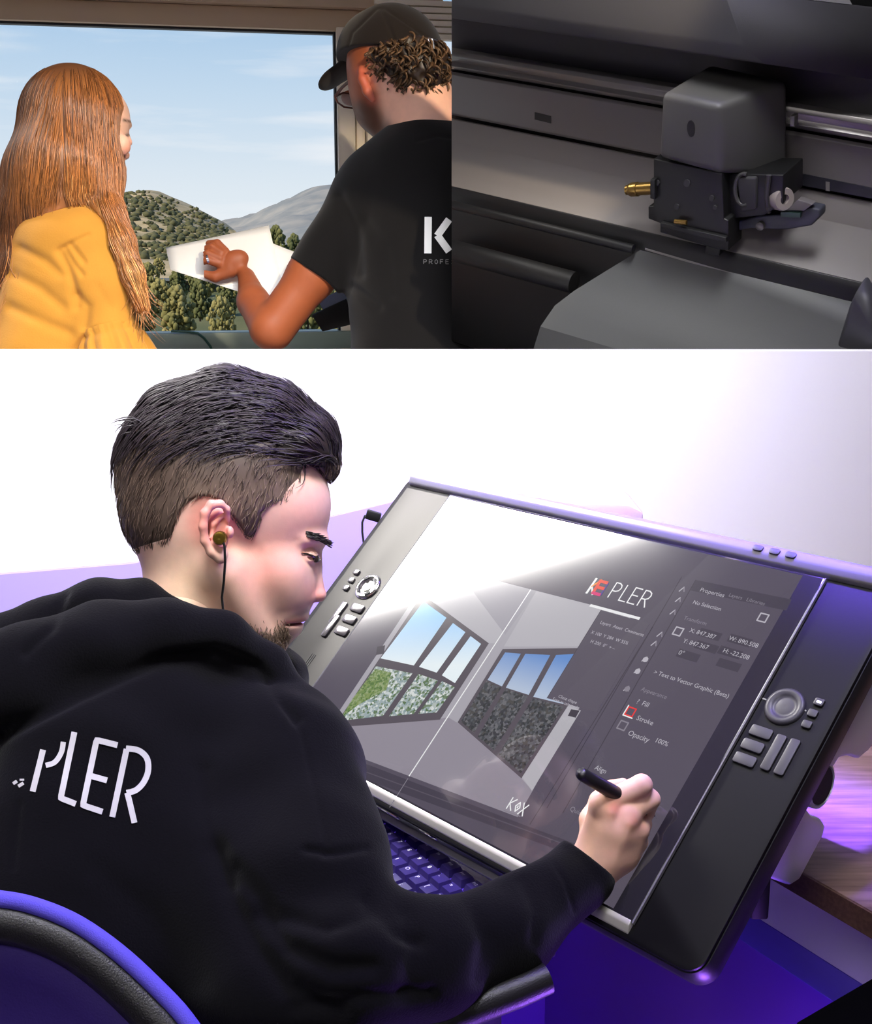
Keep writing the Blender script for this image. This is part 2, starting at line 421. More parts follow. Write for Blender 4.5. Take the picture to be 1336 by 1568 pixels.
def strands_mesh(name, paths, rad, m, parent, color=None, seg=3, cols=None):
    """paths: array (n, steps, 3) camera axes; thin tapered tubes joined into one mesh of hair"""
    P = np.asarray(paths, float); n, k, _ = P.shape
    T = np.gradient(P, axis=1); T /= np.linalg.norm(T, axis=2, keepdims=True) + 1e-9
    ref = np.array([0.3, 0.2, -0.93]); A = np.cross(T, ref); A /= np.linalg.norm(A, axis=2, keepdims=True) + 1e-9; B = np.cross(T, A)
    r = (np.asarray(rad) if np.ndim(rad) else np.full(n, rad))[:, None, None] * np.interp(np.linspace(0, 1, k), [0, 0.15, 0.7, 1], [0.7, 1, 0.85, 0.15])[None, :, None]
    ring = [P + r * (A * math.cos(2 * math.pi * j / seg) + B * math.sin(2 * math.pi * j / seg)) for j in range(seg)]
    V = np.stack(ring, 2).reshape(-1, 3)
    base = (np.arange(n) * k * seg)[:, None, None] + (np.arange(k - 1) * seg)[None, :, None]
    fs = []
    for j in range(seg):
        j2 = (j + 1) % seg
        fs.append(np.stack([base[..., 0] + j, base[..., 0] + j2, base[..., 0] + seg + j2, base[..., 0] + seg + j], -1).reshape(-1, 4))
    Fq = np.concatenate(fs); Wv = cam2world(V)
    me = bpy.data.meshes.new(name); me.vertices.add(len(Wv)); me.vertices.foreach_set('co', Wv.astype(np.float32).ravel())
    me.loops.add(Fq.size); me.loops.foreach_set('vertex_index', Fq.astype(np.int32).ravel())
    me.polygons.add(len(Fq)); me.polygons.foreach_set('loop_start', np.arange(0, Fq.size, 4, dtype=np.int32))
    me.polygons.foreach_set('use_smooth', np.ones(len(Fq), bool)); me.update(calc_edges=True); me.validate()
    if cols is not None:
        c = np.repeat(cols, k * seg, axis=0); ca = me.color_attributes.new('tint', 'FLOAT_COLOR', 'POINT')
        ca.data.foreach_set('color', np.concatenate([c, np.ones((len(c), 1))], 1).astype(np.float32).ravel())
    return link(name, me, m, parent)
def grow(sdf, seeds, dirf, steps, step, h0, h1, rs, jit=0.15):
    """hair strands that follow a direction field over a sculpted surface at rising height"""
    p = seeds.copy(); out = []
    v, g = sdf.sample(p); p = p - (v - h0)[:, None] * g
    jn = rs.normal(size=p.shape) * jit
    for i in range(steps):
        out.append(p.copy())
        t = i / max(steps - 1, 1)
        d = dirf(p, t) + jn
        v, g = sdf.sample(p); d = d - (d * g).sum(1, keepdims=True) * g; d /= np.linalg.norm(d, axis=1, keepdims=True) + 1e-9
        p = p + d * np.reshape(step, (-1, 1))
        v, g = sdf.sample(p); hh = h0 + (h1 - h0) * (t + 1 / steps)
        p = p - np.clip(v - hh, -0.01, 0.01)[:, None] * g
    return np.stack(out, 1)
# ================================================================== the room
WALL_Y = 1.80
M_wall = mat('white_wall_paint', (242, 240, 246), 0.85, bump=0.05, bscale=90)
M_dark = mat('charcoal_paint', (30, 30, 32), 0.8, bump=0.05)
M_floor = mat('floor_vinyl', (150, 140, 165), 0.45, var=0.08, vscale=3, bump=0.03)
M_ceil = mat('ceiling_paint', (226, 224, 222), 0.9, bump=0.04)
top_z = atY(668, 537, WALL_Y).z
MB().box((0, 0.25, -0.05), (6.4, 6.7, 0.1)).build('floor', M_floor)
tag(bpy.data.objects['floor'], 'violet-lit vinyl floor below the desk', kind='structure')
tag(MB().box((0, WALL_Y + 0.015, top_z / 2), (6.0, 0.03, top_z)).build('wall_back', M_wall, bevel=0.002), 'white low partition wall behind the pen display', kind='structure')
tag(MB().box((0, 0.25, 2.95), (6.4, 6.7, 0.1)).build('ceiling', M_ceil), kind='structure')
tag(MB().box((-3.05, 0.25, 1.45), (0.1, 6.7, 2.9)).build('wall_left', M_ceil), kind='structure')
tag(MB().box((3.05, 0.25, 1.45), (0.1, 6.7, 2.9)).build('wall_right', M_ceil), kind='structure')
tag(MB().box((0, -3.05, 1.45), (6.0, 0.1, 2.9)).build('wall_front', M_ceil), kind='structure')
tag(MB().box((-0.25, WALL_Y - 0.02, 0.28), (1.3, 0.012, 0.56)).build('violet_wash_low', mat('violet_floor_light_tint', (84, 44, 150), 0.6), bevel=0.001), 'added panel low on the partition, coloured like the violet floor light', kind='structure')  # added panel; violet light on the floor is put into its colour
tag(MB().box((0, 1.75, 2.57), (6.0, 0.06, 0.66)).build('light_baffle', M_ceil), 'unseen light baffle added under the ceiling above the partition', kind='structure')  # unseen, added to keep the key light out of the window bay
# ================================================================== pen display
TU = Vector((0.6647, -0.7468, 0.0)).normalized(); TV0 = Vector((0.5413, 0.4996, 0.6763))
TN = TU.cross(TV0).normalized(); TV = TN.cross(TU).normalized()
TC = Vector((0.0966, 1.3112, 0.9084))
TM = Matrix(((TU.x, TV.x, TN.x, TC.x), (TU.y, TV.y, TN.y, TC.y), (TU.z, TV.z, TN.z, TC.z), (0, 0, 0, 1)))
def tp(x, y, h=0.0):                   # pixel -> point of the display's own plane, h above it
    r = ray(x, y); p = TC + TN * h
    q = CAM + r * ((p - CAM).dot(TN) / r.dot(TN)) - TC
    return (q.dot(TU), q.dot(TV))
def td(x, y):                          # depth of the display surface under a pixel
    r = ray(x, y); return (TC - CAM).dot(TN) / r.dot(TN)
display = empty('pen_display', mat4=TM)
tag(display, 'large black pen display with glossy screen tilted on silver desk stand', 'pen display')
M_bezel = mat('black_bezel_plastic', (13, 12, 15), 0.45, spec=0.16, bump=0.02, bscale=400)
M_case = mat('black_case_plastic', (13, 13, 15), 0.42, bump=0.05, bscale=500)
M_rim = mat('grey_rim_plastic', (120, 117, 124), 0.35, coat=0.4, coat_rough=0.2)
M_chrome = mat('polished_chrome', (205, 203, 198), 0.12, metal=1.0)
M_silver = mat('silver_aluminium', (206, 209, 218), 0.35, metal=0.35, bump=0.01)
M_key = mat('grey_button_plastic', (52, 50, 58), 0.5, coat=0.1, coat_rough=0.2)
M_keyc = mat('chrome_button', (120, 116, 118), 0.18, metal=0.9)
M_black = mat('matte_black', (8, 8, 9), 0.6)
DW, DH = 0.77, 0.449
def loc(mb, name, m, parent, **kw):    # geometry written in the display's own coordinates
    return mb.build(name, m, parent, world_verts=False, **kw)
# case: a shell with rounded corners, tapering to the back
prof = [(0, -0.003), (-0.004, 0.0)]
def ringpoly(inset, z, r=0.022, seg=6):
    return [(x, y, z) for x, y in rrect(0, 0, DW - 2 * inset, DH - 2 * inset, max(r - inset, 0.004), seg)]
mb = MB(); rings = [ringpoly(0.05, -0.052), ringpoly(0.012, -0.046), ringpoly(0.001, -0.030), ringpoly(0.0, -0.012), ringpoly(0.002, -0.005)]
n = len(rings[0]); mb.v = [p for r_ in rings for p in r_]
mb.f = [tuple(range(n))[::-1], tuple(range(4 * n, 5 * n))] + [(i * n + k, i * n + (k + 1) % n, (i + 1) * n + (k + 1) % n, (i + 1) * n + k) for i in range(4) for k in range(n)]
loc(mb, 'case', M_case, display, smooth=True, angle=35)
mb = MB(); rings = [ringpoly(0.003, -0.005), ringpoly(0.0035, -0.001), ringpoly(0.006, 0.0)]
mb.v = [p for r_ in rings for p in r_]
mb.f = [tuple(range(n))[::-1], tuple(range(2 * n, 3 * n))] + [(i * n + k, i * n + (k + 1) % n, (i + 1) * n + (k + 1) % n, (i + 1) * n + k) for i in range(2) for k in range(n)]
bez = loc(mb, 'bezel', M_bezel, display, smooth=True, angle=35)
# rolled top rim
pts = []
y0 = DH / 2 - 0.012
mb = MB()
prof2 = [(y0 - 0.010, 0.0005), (y0 - 0.008, 0.006), (y0 - 0.001, 0.0105), (y0 + 0.007, 0.0105), (y0 + 0.013, 0.006), (y0 + 0.0145, -0.004), (y0 + 0.012, -0.02), (y0 - 0.010, -0.02)]
mb.extr([(0, a, b) for a, b in prof2][::-1], (-DW / 2 + 0.014, 0, 0), (DW / 2 - 0.014, 0, 0))
rim = loc(mb, 'top_rim', M_rim, display, bevel=0.002, seg=3, smooth=True)
for px, py in ((1160, 842), (1185, 848), (1210, 853)):
    x, y = tp(px, py, 0.011)
    loc(MB().prism(rrect(x, y0 + 0.003, 0.013, 0.0075, 0.003), 0.009, 0.0125), 'button', M_key, rim, bevel=0.001)
# glass slab with its chrome lower lip
GX0, GX1, GY0, GY1, GZ = -0.277, 0.303, -0.207, 0.200, 0.006
M_glass = mat('screen_glass', (38, 36, 42), 0.06, spec=0.5, coat=0.6, coat_rough=0.015)
M_gedge = mat('glass_edge', (120, 118, 124), 0.15, spec=0.8)
mb = MB().prism([(GX0, GY0), (GX1, GY0), (GX1, GY1), (GX0, GY1)], -0.002, GZ)
glass = loc(mb, 'glass', M_glass, display, bevel=0.0012)
loc(MB().box((GX1 + 0.0008, (GY0 + GY1) / 2, GZ - 0.002), (0.0016, GY1 - GY0, 0.0036)), 'glass_edge', M_gedge, glass)
mb = MB()
lip = [(GY0 + 0.002, GZ + 0.0008), (GY0 - 0.003, GZ + 0.0004), (GY0 - 0.0095, GZ - 0.005), (GY0 - 0.0125, GZ - 0.013), (GY0 - 0.0115, GZ - 0.024), (GY0 + 0.002, GZ - 0.024)]
mb.extr([(0, a, b) for a, b in lip], (GX0, 0, 0), (GX1 - 0.001, 0, 0))
lipo = loc(mb, 'lower_lip', mat('satin_silver_trim', (212, 208, 198), 0.3, metal=0.35), display, bevel=0.0012, seg=3)
for x, w in ((-0.055, 0.05), (0.02, 0.03)):
    loc(MB().box((x, GY0 - 0.013, -0.012), (w, 0.009, 0.012)), 'latch', M_chrome, lipo, bevel=0.002)
loc(MB().box((-0.02, GY0 - 0.018, -0.024), (0.30, 0.012, 0.008)), 'pen_shelf', M_rim, display, bevel=0.002)

# ---- the picture on the screen: flat print, layers a tenth of a millimetre apart
def screen_mat(name, rgb, k=1.0, noise=None, scale=300.0):
    m = mat(name, (4, 4, 5), 0.1, spec=0.5, coat=0.5, coat_rough=0.015, emit=rgb, estr=k)
    if noise is not None:
        N, L = m.node_tree.nodes, m.node_tree.links; b = N['Principled BSDF']
        tc = N.new('ShaderNodeTexCoord'); vo = N.new('ShaderNodeTexVoronoi'); vo.inputs['Scale'].default_value = scale
        L.new(tc.outputs['Object'], vo.inputs['Vector'])
        sep = N.new('ShaderNodeSeparateColor'); L.new(vo.outputs['Color'], sep.inputs[0])
        rp = N.new('ShaderNodeValToRGB'); L.new(sep.outputs[0], rp.inputs[0]); rp.color_ramp.interpolation = 'CONSTANT'
        els = rp.color_ramp.elements
        while len(els) < len(noise): els.new(0.5)
        for i_, c_ in enumerate(noise):
            els[i_].position = i_ / len(noise); els[i_].color = (*lin(c_), 1)
        L.new(rp.outputs[0], b.inputs['Emission Color'])
    return m
def sky_mat(name, top, bottom, pa, pb):
    m = screen_mat(name, top)
    N, L = m.node_tree.nodes, m.node_tree.links; b = N['Principled BSDF']
    tc = N.new('ShaderNodeTexCoord'); dt = N.new('ShaderNodeVectorMath'); dt.operation = 'DOT_PRODUCT'
    a = Vector((pa[0], pa[1], 0)); d_ = Vector((pb[0], pb[1], 0)) - a; d_ = d_ / d_.length_squared
    sb = N.new('ShaderNodeVectorMath'); sb.operation = 'SUBTRACT'; sb.inputs[1].default_value = a
    L.new(tc.outputs['Object'], sb.inputs[0]); L.new(sb.outputs[0], dt.inputs[0]); dt.inputs[1].default_value = d_
    rp = N.new('ShaderNodeValToRGB'); rp.color_ramp.elements[0].color = (*lin(top), 1); rp.color_ramp.elements[1].color = (*lin(bottom), 1)
    L.new(dt.outputs['Value'], rp.inputs[0]); L.new(rp.outputs[0], b.inputs['Emission Color'])
    return m
SK = 0.78
class Flat:
    def __init__(s): s.v = []; s.f = []; s.mi = []; s.m = []
    def poly(s, pts, m, layer=1, px=True):
        z = GZ + 0.0001 * layer
        q = [(*tp(*p, z), z) if px else (p[0], p[1], z) for p in pts]
        ar = sum(q[i][0] * q[(i + 1) % len(q)][1] - q[(i + 1) % len(q)][0] * q[i][1] for i in range(len(q)))
        if ar < 0: q = q[::-1]
        n = len(s.v); s.v += q; s.f.append(tuple(range(n, n + len(q))))
        if m not in s.m: s.m.append(m)
        s.mi.append(s.m.index(m)); return s
    def line(s, pts, w, m, layer=2, px=True):
        z = GZ + 0.0001 * layer
        q = [Vector(tp(*p, z)) if px else Vector(p) for p in pts]
        for a, b in zip(q[:-1], q[1:]):
            t = (b - a); t = t / t.length; o = Vector((-t.y, t.x)) * w / 2; e = t * w * 0.3
            s.poly([(a - o - e), (b - o + e), (b + o + e), (a + o - e)], m, layer, px=False)
        return s
    def build(s, name, parent):
        me = bpy.data.meshes.new(name); me.from_pydata([tuple(v) for v in s.v], [], s.f); me.update()
        o = link(name, me, s.m, parent, world_verts=False); me.polygons.foreach_set('material_index', s.mi); return o
S_ui = screen_mat('screen_interface_grey', (97, 90, 105), SK)
S_ui2 = screen_mat('screen_interface_dark', (80, 74, 88), SK)
S_panel = screen_mat('screen_panel_grey', (99, 92, 106), SK)
S_line = screen_mat('screen_divider', (72, 66, 78), SK)
S_white = screen_mat('screen_white', (238, 238, 240), 0.95)
S_text = screen_mat('screen_text', (190, 186, 196), 0.9)
S_dim = screen_mat('screen_dim_text', (140, 134, 146), 0.9)
S_wall = screen_mat('screen_room_wall', (184, 180, 190), SK)
S_wall2 = screen_mat('screen_room_ceiling', (198, 195, 203), SK)
S_wall3 = screen_mat('screen_room_ceiling_shade', (176, 172, 183), SK)
S_floor = screen_mat('screen_room_floor', (160, 153, 166), SK)
S_frame = screen_mat('screen_window_frame', (96, 88, 98), SK)
S_red = screen_mat('screen_red', (240, 60, 60), 0.9)
S_city1 = screen_mat('screen_bright_city', (150, 170, 170), 0.8, [(214, 222, 222), (150, 170, 172), (120, 142, 112), (190, 200, 196), (96, 124, 84), (168, 184, 188), (232, 236, 234)], 330)
S_city2 = screen_mat('screen_dark_city', (80, 80, 86), 0.8, [(92, 94, 100), (64, 64, 70), (116, 116, 120), (56, 58, 60), (82, 80, 78), (100, 100, 106), (72, 76, 80)], 330)
S_tree1 = screen_mat('screen_green_trees', (110, 140, 80), 0.8, [(120, 148, 84), (92, 126, 64), (160, 176, 130), (140, 160, 96)], 420)
fl = Flat()
fl.poly([(GX0 + 0.003, GY0 + 0.004), (0.279, GY0 + 0.004), (0.279, GY1 - 0.003), (GX0 + 0.003, GY1 - 0.003)], S_ui, 0.5, px=False)
screen = fl.build('screen_interface', glass)
pic = Flat()
pic.poly([(668, 866), (737, 883), (968, 942), (793, 1251), (520, 1148), (499, 1120)], S_wall, 1)
pic.poly([(668, 866), (737, 883), (822, 905), (758, 985), (742, 985), (650, 908)], S_wall2, 1.2)
pic.poly([(700, 873), (737, 883), (822, 905), (774, 972)], S_wall3, 1.3)
pic.poly([(822, 905), (968, 942), (930, 990), (772, 990)], S_wall2, 1.2)
pic.poly([(499, 1122), (516, 1112), (673, 1101), (686, 1098), (703, 1108), (799, 1192), (816, 1211), (793, 1251), (520, 1148)], S_floor, 1.2)
# left window
pic.poly([(647, 910), (749, 985), (674, 1102), (511, 1114)], S_frame, 1.4)
S_sky1 = sky_mat('screen_light_sky', (110, 186, 244), (228, 238, 242), tp(660, 925), tp(620, 1020))
S_sky2 = sky_mat('screen_deep_sky', (96, 138, 200), (176, 190, 212), tp(810, 1000), tp(780, 1055))
pic.poly([(649, 921), (684, 946), (634, 1019), (583, 1008)], S_sky1, 1.6); pic.poly([(694, 954), (713, 968), (669, 1030), (642, 1021)], S_sky1, 1.6); pic.poly([(721, 974), (737, 986), (697, 1046), (677, 1034)], S_sky1, 1.6)
pic.poly([(576, 1020), (632, 1031), (587, 1096), (520, 1104)], S_city1, 1.6); pic.poly([(641, 1032), (671, 1042), (634, 1093), (596, 1097)], S_city1, 1.6); pic.poly([(677, 1043), (697, 1052), (669, 1091), (641, 1093)], S_city1, 1.6)
pic.poly([(575, 1024), (600, 1030), (592, 1056), (566, 1070), (548, 1080), (522, 1100), (540, 1070)], S_tree1, 1.7)
# right window
pic.poly([(770, 994), (905, 992), (868, 1088), (799, 1192), (701, 1106)], S_frame, 1.4)
pic.poly([(774, 999), (798, 1001), (769, 1051), (747, 1041)], S_sky2, 1.6); pic.poly([(805, 1001), (843, 1003), (810, 1064), (775, 1053)], S_sky2, 1.6); pic.poly([(852, 1003), (900, 1000), (863, 1078), (817, 1067)], S_sky2, 1.6)
pic.poly([(745, 1043), (768, 1053), (726, 1122), (706, 1105)], S_city2, 1.6); pic.poly([(774, 1055), (809, 1066), (757, 1149), (732, 1128)], S_city2, 1.6); pic.poly([(816, 1069), (864, 1082), (798, 1184), (764, 1155)], S_city2, 1.6)
pic.poly([(870, 1081), (890, 1088), (815, 1211), (800, 1190)], S_wall2, 1.6)
pic.poly([(578, 990), (590, 988), (588, 1001), (576, 1003)], S_line, 1.8); pic.poly([(875, 1086), (888, 1088), (882, 1099), (870, 1096)], S_line, 1.8)
pic.line([(813, 903), (627, 1188)], 0.0016, S_white, 2); pic.line([(625, 1192), (597, 1236)], 0.001, S_dim, 2)
# KOX mark
ox, oy = tp(776, 1238, GZ)
def stroke(pts, x0, y0, sx, sy, w, m, F, layer=3): F.line([(x0 + a * sx, y0 + b * sy) for a, b in pts], w, m, layer, px=False)
for pts in ([(0, 0), (0.0, 1)], [(0.75, 1), (0.05, 0.5), (0.75, 0)], [(1.05, 0.5), (1.4, 0.9), (1.75, 0.5), (1.4, 0.1), (1.05, 0.5)], [(1.4, 0.42), (1.4, 0.58)], [(1.95, 1), (2.75, 0)], [(2.75, 1), (1.95, 0)]):
    stroke(pts, ox, oy, 0.0085, 0.0135, 0.0014, S_white, pic)
pic.line([(772, 1241), (797, 1250)], 0.0012, S_dim, 3)
pic.build('screen_picture', glass)
ui = Flat()
ui.poly([(921, 934), (995, 955), (914, 1091), (838, 1069)], S_panel, 2.2)
ui.line([(921, 934), (838, 1069)], 0.0008, S_line, 2.4)
ui.line([(905, 927), (979, 947)], 0.0035, S_white, 2.4)
for a, b in (((1044, 884), (838, 1237)), ((1066, 888), (862, 1245)), ((1000, 960), (812, 1262))): ui.line([a, b], 0.001, S_line, 1.2)
ui.poly([(1066, 888), (1213, 918), (1205, 935), (1058, 904)], S_ui2, 1.1)
ui.poly([(510, 1150), (800, 1262), (958, 1320), (950, 1336), (500, 1172)], S_ui2, 1.1)
ui.line([(500, 1160), (940, 1320)], 0.0012, S_panel, 1.3)
for p in [(1046, 903), (1040, 919), (1032, 938), (1012, 972), (1003, 986), (989, 1010), (977, 1028), (961, 1055)]:
    x, y = tp(*p, GZ)
    ui.line([(x - 0.003, y - 0.003), (x, y + 0.0035)], 0.0014, S_text, 2, px=False); ui.line([(x, y + 0.0035), (x + 0.003, y - 0.002)], 0.0014, S_dim, 2, px=False)
    if p[1] > 1000: ui.poly([(x + 0.0035 * math.cos(t), y + 0.0035 * math.sin(t)) for t in np.linspace(0, 5.5, 9)], S_text if p[1] < 1040 else S_dim, 2.1, px=False)
for p, c in (((966, 1090), S_red), ((954, 1111), S_dim), ((1039, 967), S_text), ((1169, 946), S_text)):
    x, y = tp(*p, GZ); w = 0.0048
    ui.line([(x - w, y - w), (x + w, y - w), (x + w, y + w), (x - w, y + w), (x - w, y - w)], 0.0016, c, 2, px=False)
    if c is S_red: ui.line([(x - w * 1.25, y - w * 1.3), (x + w * 1.3, y - w * 1.3)], 0.0014, S_white, 2.2, px=False); ui.line([(x - w * 1.3, y - w * 1.3), (x - w * 1.3, y + w * 1.3)], 0.0014, S_white, 2.2, px=False)
for p in [(1068, 966), (1113, 975), (1063, 985), (1098, 993), (1035, 998), (1096, 1012)]:
    x, y = tp(*p, GZ); ui.poly([(x + 0.003, y - 0.005), (x + 0.03, y - 0.005), (x + 0.03, y + 0.005), (x + 0.003, y + 0.005)], S_ui2, 1.5, px=False)
ui.build('screen_toolbars', glass)
# words in the panels
words = [('Properties', 1073, 903, 0.0075, S_text), ('Layers', 1117, 911, 0.0065, S_dim), ('Libraries', 1144, 918, 0.0065, S_dim), ('No Selection', 1062, 922, 0.007, S_text), ('Transform', 1048, 946, 0.007, S_dim),
         ('X: 847.387', 1057, 965, 0.0075, S_text), ('W: 890.508', 1117, 977, 0.0075, S_text), ('Y: 847.367', 1047, 981, 0.0075, S_text), ('H: -22.208', 1108, 996, 0.0075, S_text), ('0\u00b0', 1040, 999, 0.008, S_text),
         ('> Text to Vector Graphic (Beta)', 1002, 1029, 0.0072, S_text), ('Appearance', 983, 1055, 0.007, S_dim), ('?  Fill', 976, 1074, 0.008, S_text), ('Stroke', 976, 1099, 0.008, S_text), ('Opacity', 963, 1122, 0.0085, S_text), ('100%', 1004, 1133, 0.0075, S_text),
         ('Align', 912, 1175, 0.0075, S_text), ('Quick', 874, 1238, 0.0075, S_dim), ('Layers  Asset  Comments', 920, 953, 0.006, S_text), ('X 100  Y 284  W 55%', 906, 968, 0.006, S_text), ('H 200  0\u00b0  + \u2013', 905, 982, 0.006, S_text), ('Close shape', 856, 1066, 0.0055, S_text), ('Save as selected', 847, 1070, 0.0055, S_text)]
for wtxt, px, py, sz, m in words:
    me = text_mesh(wtxt, sz, 'screen_words'); x, y = tp(px, py, GZ)
    me.transform(Matrix.Translation((x, y - sz * 0.3, GZ + 0.00025))); link('screen_words', me, m, glass, world_verts=False)
# brand lettering at the top of the canvas
LET = {'K': [[(0, 0), (0, 1)], [(0.62, 1), (0.02, 0.45), (0.62, 0)]], 'E': [[(0.55, 1), (0, 1), (0, 0), (0.55, 0)], [(0, 0.52), (0.48, 0.52)]], 'L': [[(0, 1), (0, 0), (0.5, 0)]],
       'P': [[(0, 0), (0, 1), (0.32, 1), (0.52, 0.9), (0.58, 0.74), (0.5, 0.55), (0.3, 0.46), (0.05, 0.46)]],
       'R': [[(0, 0), (0, 1), (0.32, 1), (0.52, 0.9), (0.58, 0.74), (0.5, 0.55), (0.3, 0.46), (0.05, 0.46)], [(0.3, 0.46), (0.6, 0)]]}
lg = Flat(); x0, y0 = tp(899, 908, GZ); h = 0.0215
lg.line([(x0, y0), (x0 + 0.0008, y0 + h)], 0.0032, S_white, 3, px=False)
lg.line([(x0 + 0.001, y0 + h * 0.5), (x0 + 0.009, y0)], 0.0024, S_white, 2.9, px=False)
lg.line([(x0 + 0.001, y0 + h * 0.45), (x0 + 0.009, y0 + h)], 0.0022, screen_mat('screen_orange', (250, 150, 50), 0.9), 3, px=False)
s_r1, s_r2, s_b = screen_mat('screen_coral', (240, 80, 60), 0.9), screen_mat('screen_magenta', (225, 40, 120), 0.9), screen_mat('screen_blue', (70, 60, 150), 0.9)
for yy, m in ((0.92, s_r1), (0.52, s_r1), (0.1, s_r2)): lg.line([(x0 + 0.008, y0 + h * yy), (x0 + 0.0185, y0 + h * yy)], 0.0042, m, 3.2, px=False)
lg.line([(x0 + 0.008, y0 + h * 0.1), (x0 + 0.008, y0 + h * 0.95)], 0.0042, s_r1, 3.1, px=False)
lg.line([(x0 + 0.02, y0 + h * 0.1), (x0 + 0.02, y0 + h * 0.9)], 0.0022, s_b, 3.0, px=False)
for ch, xx in (('P', 0.031), ('L', 0.047), ('E', 0.0595), ('R', 0.074)):
    for pts in LET[ch]: stroke(pts, x0 + xx, y0 + 0.002, 0.0175, h, 0.0016, S_white, lg)
lg.build('screen_lettering', glass)

# ---- express keys
def key_at(px, py, w, h, z0=-0.001, z1=0.003, m=None, name='express_key', parent=None):
    x, y = tp(px, py, 0.002)
    return loc(MB().prism(rrect(x, y, w, h, min(w, h) * 0.22), z0, z1), name, m or M_key, parent or display, bevel=0.0008)
for px, py in ((1166, 1121), (1153, 1142), (1141, 1163)): key_at(px, py, 0.0235, 0.0115)
for px, py in ((1185, 1152), (1206, 1159)): key_at(px, py, 0.0105, 0.040)
for px, py in ((1255, 1075), (1245, 1092), (1236, 1109)): key_at(px, py, 0.010, 0.008, name='mode_button')
x, y = tp(1255, 1075, 0.003); loc(MB().prism(rrect(x, y, 0.005, 0.0025, 0.001), 0.003, 0.0035), 'indicator_light', mat('white_indicator', (230, 230, 255), 0.4, emit=(225, 225, 255), estr=1.5), display)
for px, py in ((1171, 1070), (1232, 1087)):
    x, y = tp(px, py, 0.001); loc(MB().box((x, y, 0.0005), (0.004, 0.0012, 0.001)), 'ring_mark', S_text, display)
x, y = tp(1202, 1081, 0.002)
ring_prof = [(0.0, 0.0005), (0.0085, 0.0012), (0.0105, 0.0005), (0.0125, 0.0022), (0.016, 0.0038), (0.0195, 0.0032), (0.0208, 0.001), (0.0208, -0.001), (0.0, -0.001)]
loc(MB().lathe(ring_prof, (x, y, 0), seg=40), 'touch_ring', M_key, display, smooth=True, angle=60)
# left hand keys in chrome finish
x, y = tp(563, 898, 0.002)
loc(MB().lathe(ring_prof, (x, y, 0), seg=40), 'touch_ring', M_chrome, display, smooth=True, angle=60)
for k in range(4):
    a = math.radians(45 + 90 * k); loc(MB().prism(rrect(x + 0.0145 * math.cos(a), y + 0.0145 * math.sin(a), 0.009, 0.0035, 0.001, rot=a + math.pi / 2), 0.002, 0.0045), 'ring_segment', M_black, display)
for px, py in ((546, 876), (538, 888), (530, 900)): key_at(px, py, 0.0105, 0.0085, m=M_keyc, name='mode_button')
for px, py in ((547, 931), (535, 948), (523, 966)): key_at(px, py, 0.0245, 0.0125, m=M_keyc)
for px, py in ((518, 938), (506, 958)): key_at(px, py, 0.0105, 0.036, m=M_keyc)
lb = [(GX0 - 0.0015, GY0 + 0.01), (GX0 - 0.0015, GY1 - 0.002), (-0.372, GY1 - 0.002), (-0.372, GY0 + 0.01)]
M_brushed = mat('brushed_metal_panel', (44, 43, 42), 0.4, metal=0.9, anis=0.3)
loc(MB().prism(lb[::-1], -0.0005, 0.0004), 'side_panel', M_brushed, display)
x, y = tp(472, 1015, 0)
for k in (-1, 0, 1): loc(MB().box((x + k * 0.004, y, 0.0006), (0.0014, 0.028, 0.0008)), 'vent_slot', M_black, display)

# ---- stand
stand = empty('display_stand', TC + TU * 0.36 - TN * 0.1)
tag(stand, 'silver metal display stand with round hinge resting on the wooden desk', 'stand')
def tl(x, v, nn): return TC + TU * x + TV * v + TN * nn
def tdir_box(mbx, a, b, w, t, x0):
    """bar between two (v, n) points, w along the display's width, t thick"""
    pa, pb = tl(x0, *a), tl(x0, *b); d_ = (pb - pa).normalized(); sd = TU; up_ = d_.cross(sd).normalized()
    R = Matrix((d_, sd, up_)).transposed()
    mbx.box((pa + pb) / 2, ((pb - pa).length, w, t), R); return mbx
def arm(profile_vn, x0, x1, name, bev):
    mb = MB(); mb.extr([tl(0, v, nn) for v, nn in profile_vn], TU * x0, TU * x1); return mb.build(name, M_silver, stand, bevel=bev, seg=3)
def onx(px, py, xl):                   # pixel -> (v, n) on the side plane at width xl
    r = ray(px, py); p = TC + TU * xl; q = CAM + r * ((p - CAM).dot(TU) / r.dot(TU)) - TC; return q.dot(TV), q.dot(TN)
low_px = [(1232, 1220), (1238, 1240), (1246, 1251), (1259, 1254), (1266, 1264), (1262, 1280), (1226, 1348), (1212, 1357), (1172, 1342), (1168, 1332)]
up_px = [(1264, 1170), (1277, 1177), (1287, 1161), (1302, 1158), (1317, 1163), (1332, 1150), (1360, 1110), (1420, 1000), (1380, 985), (1310, 1090)]
arm([onx(x, y, 0.372) for x, y in low_px], 0.345, 0.372, 'lower_arm', 0.004)
arm([onx(x, y, 0.376) for x, y in up_px], 0.345, 0.376, 'upper_arm', 0.004)
fv = onx(1200, 1346, 0.372); fz = tl(0.35, *fv)
MB().box((fz.x, fz.y + 0.01, (fz.z + 0.74) / 2), (0.018, 0.018, fz.z - 0.74 + 0.004)).build('foot', M_black, stand, bevel=0.003)
Rx = Matrix((TV, TN, TU)).transposed()
hc = tl(0.356, *onx(1262, 1204, 0.376))
MB().lathe([(0.0, -0.05), (0.024, -0.05), (0.024, 0.012), (0.0235, 0.018), (0.0205, 0.0195), (0.0195, 0.017), (0.0, 0.017)], hc, Rx, 40).build('hinge', M_silver, stand, smooth=True, angle=35)
MB().lathe([(0.0, 0.0), (0.0192, 0.0), (0.0192, 0.0185), (0.0, 0.0185)], hc, Rx, 40).build('hinge_cap', M_black, stand)
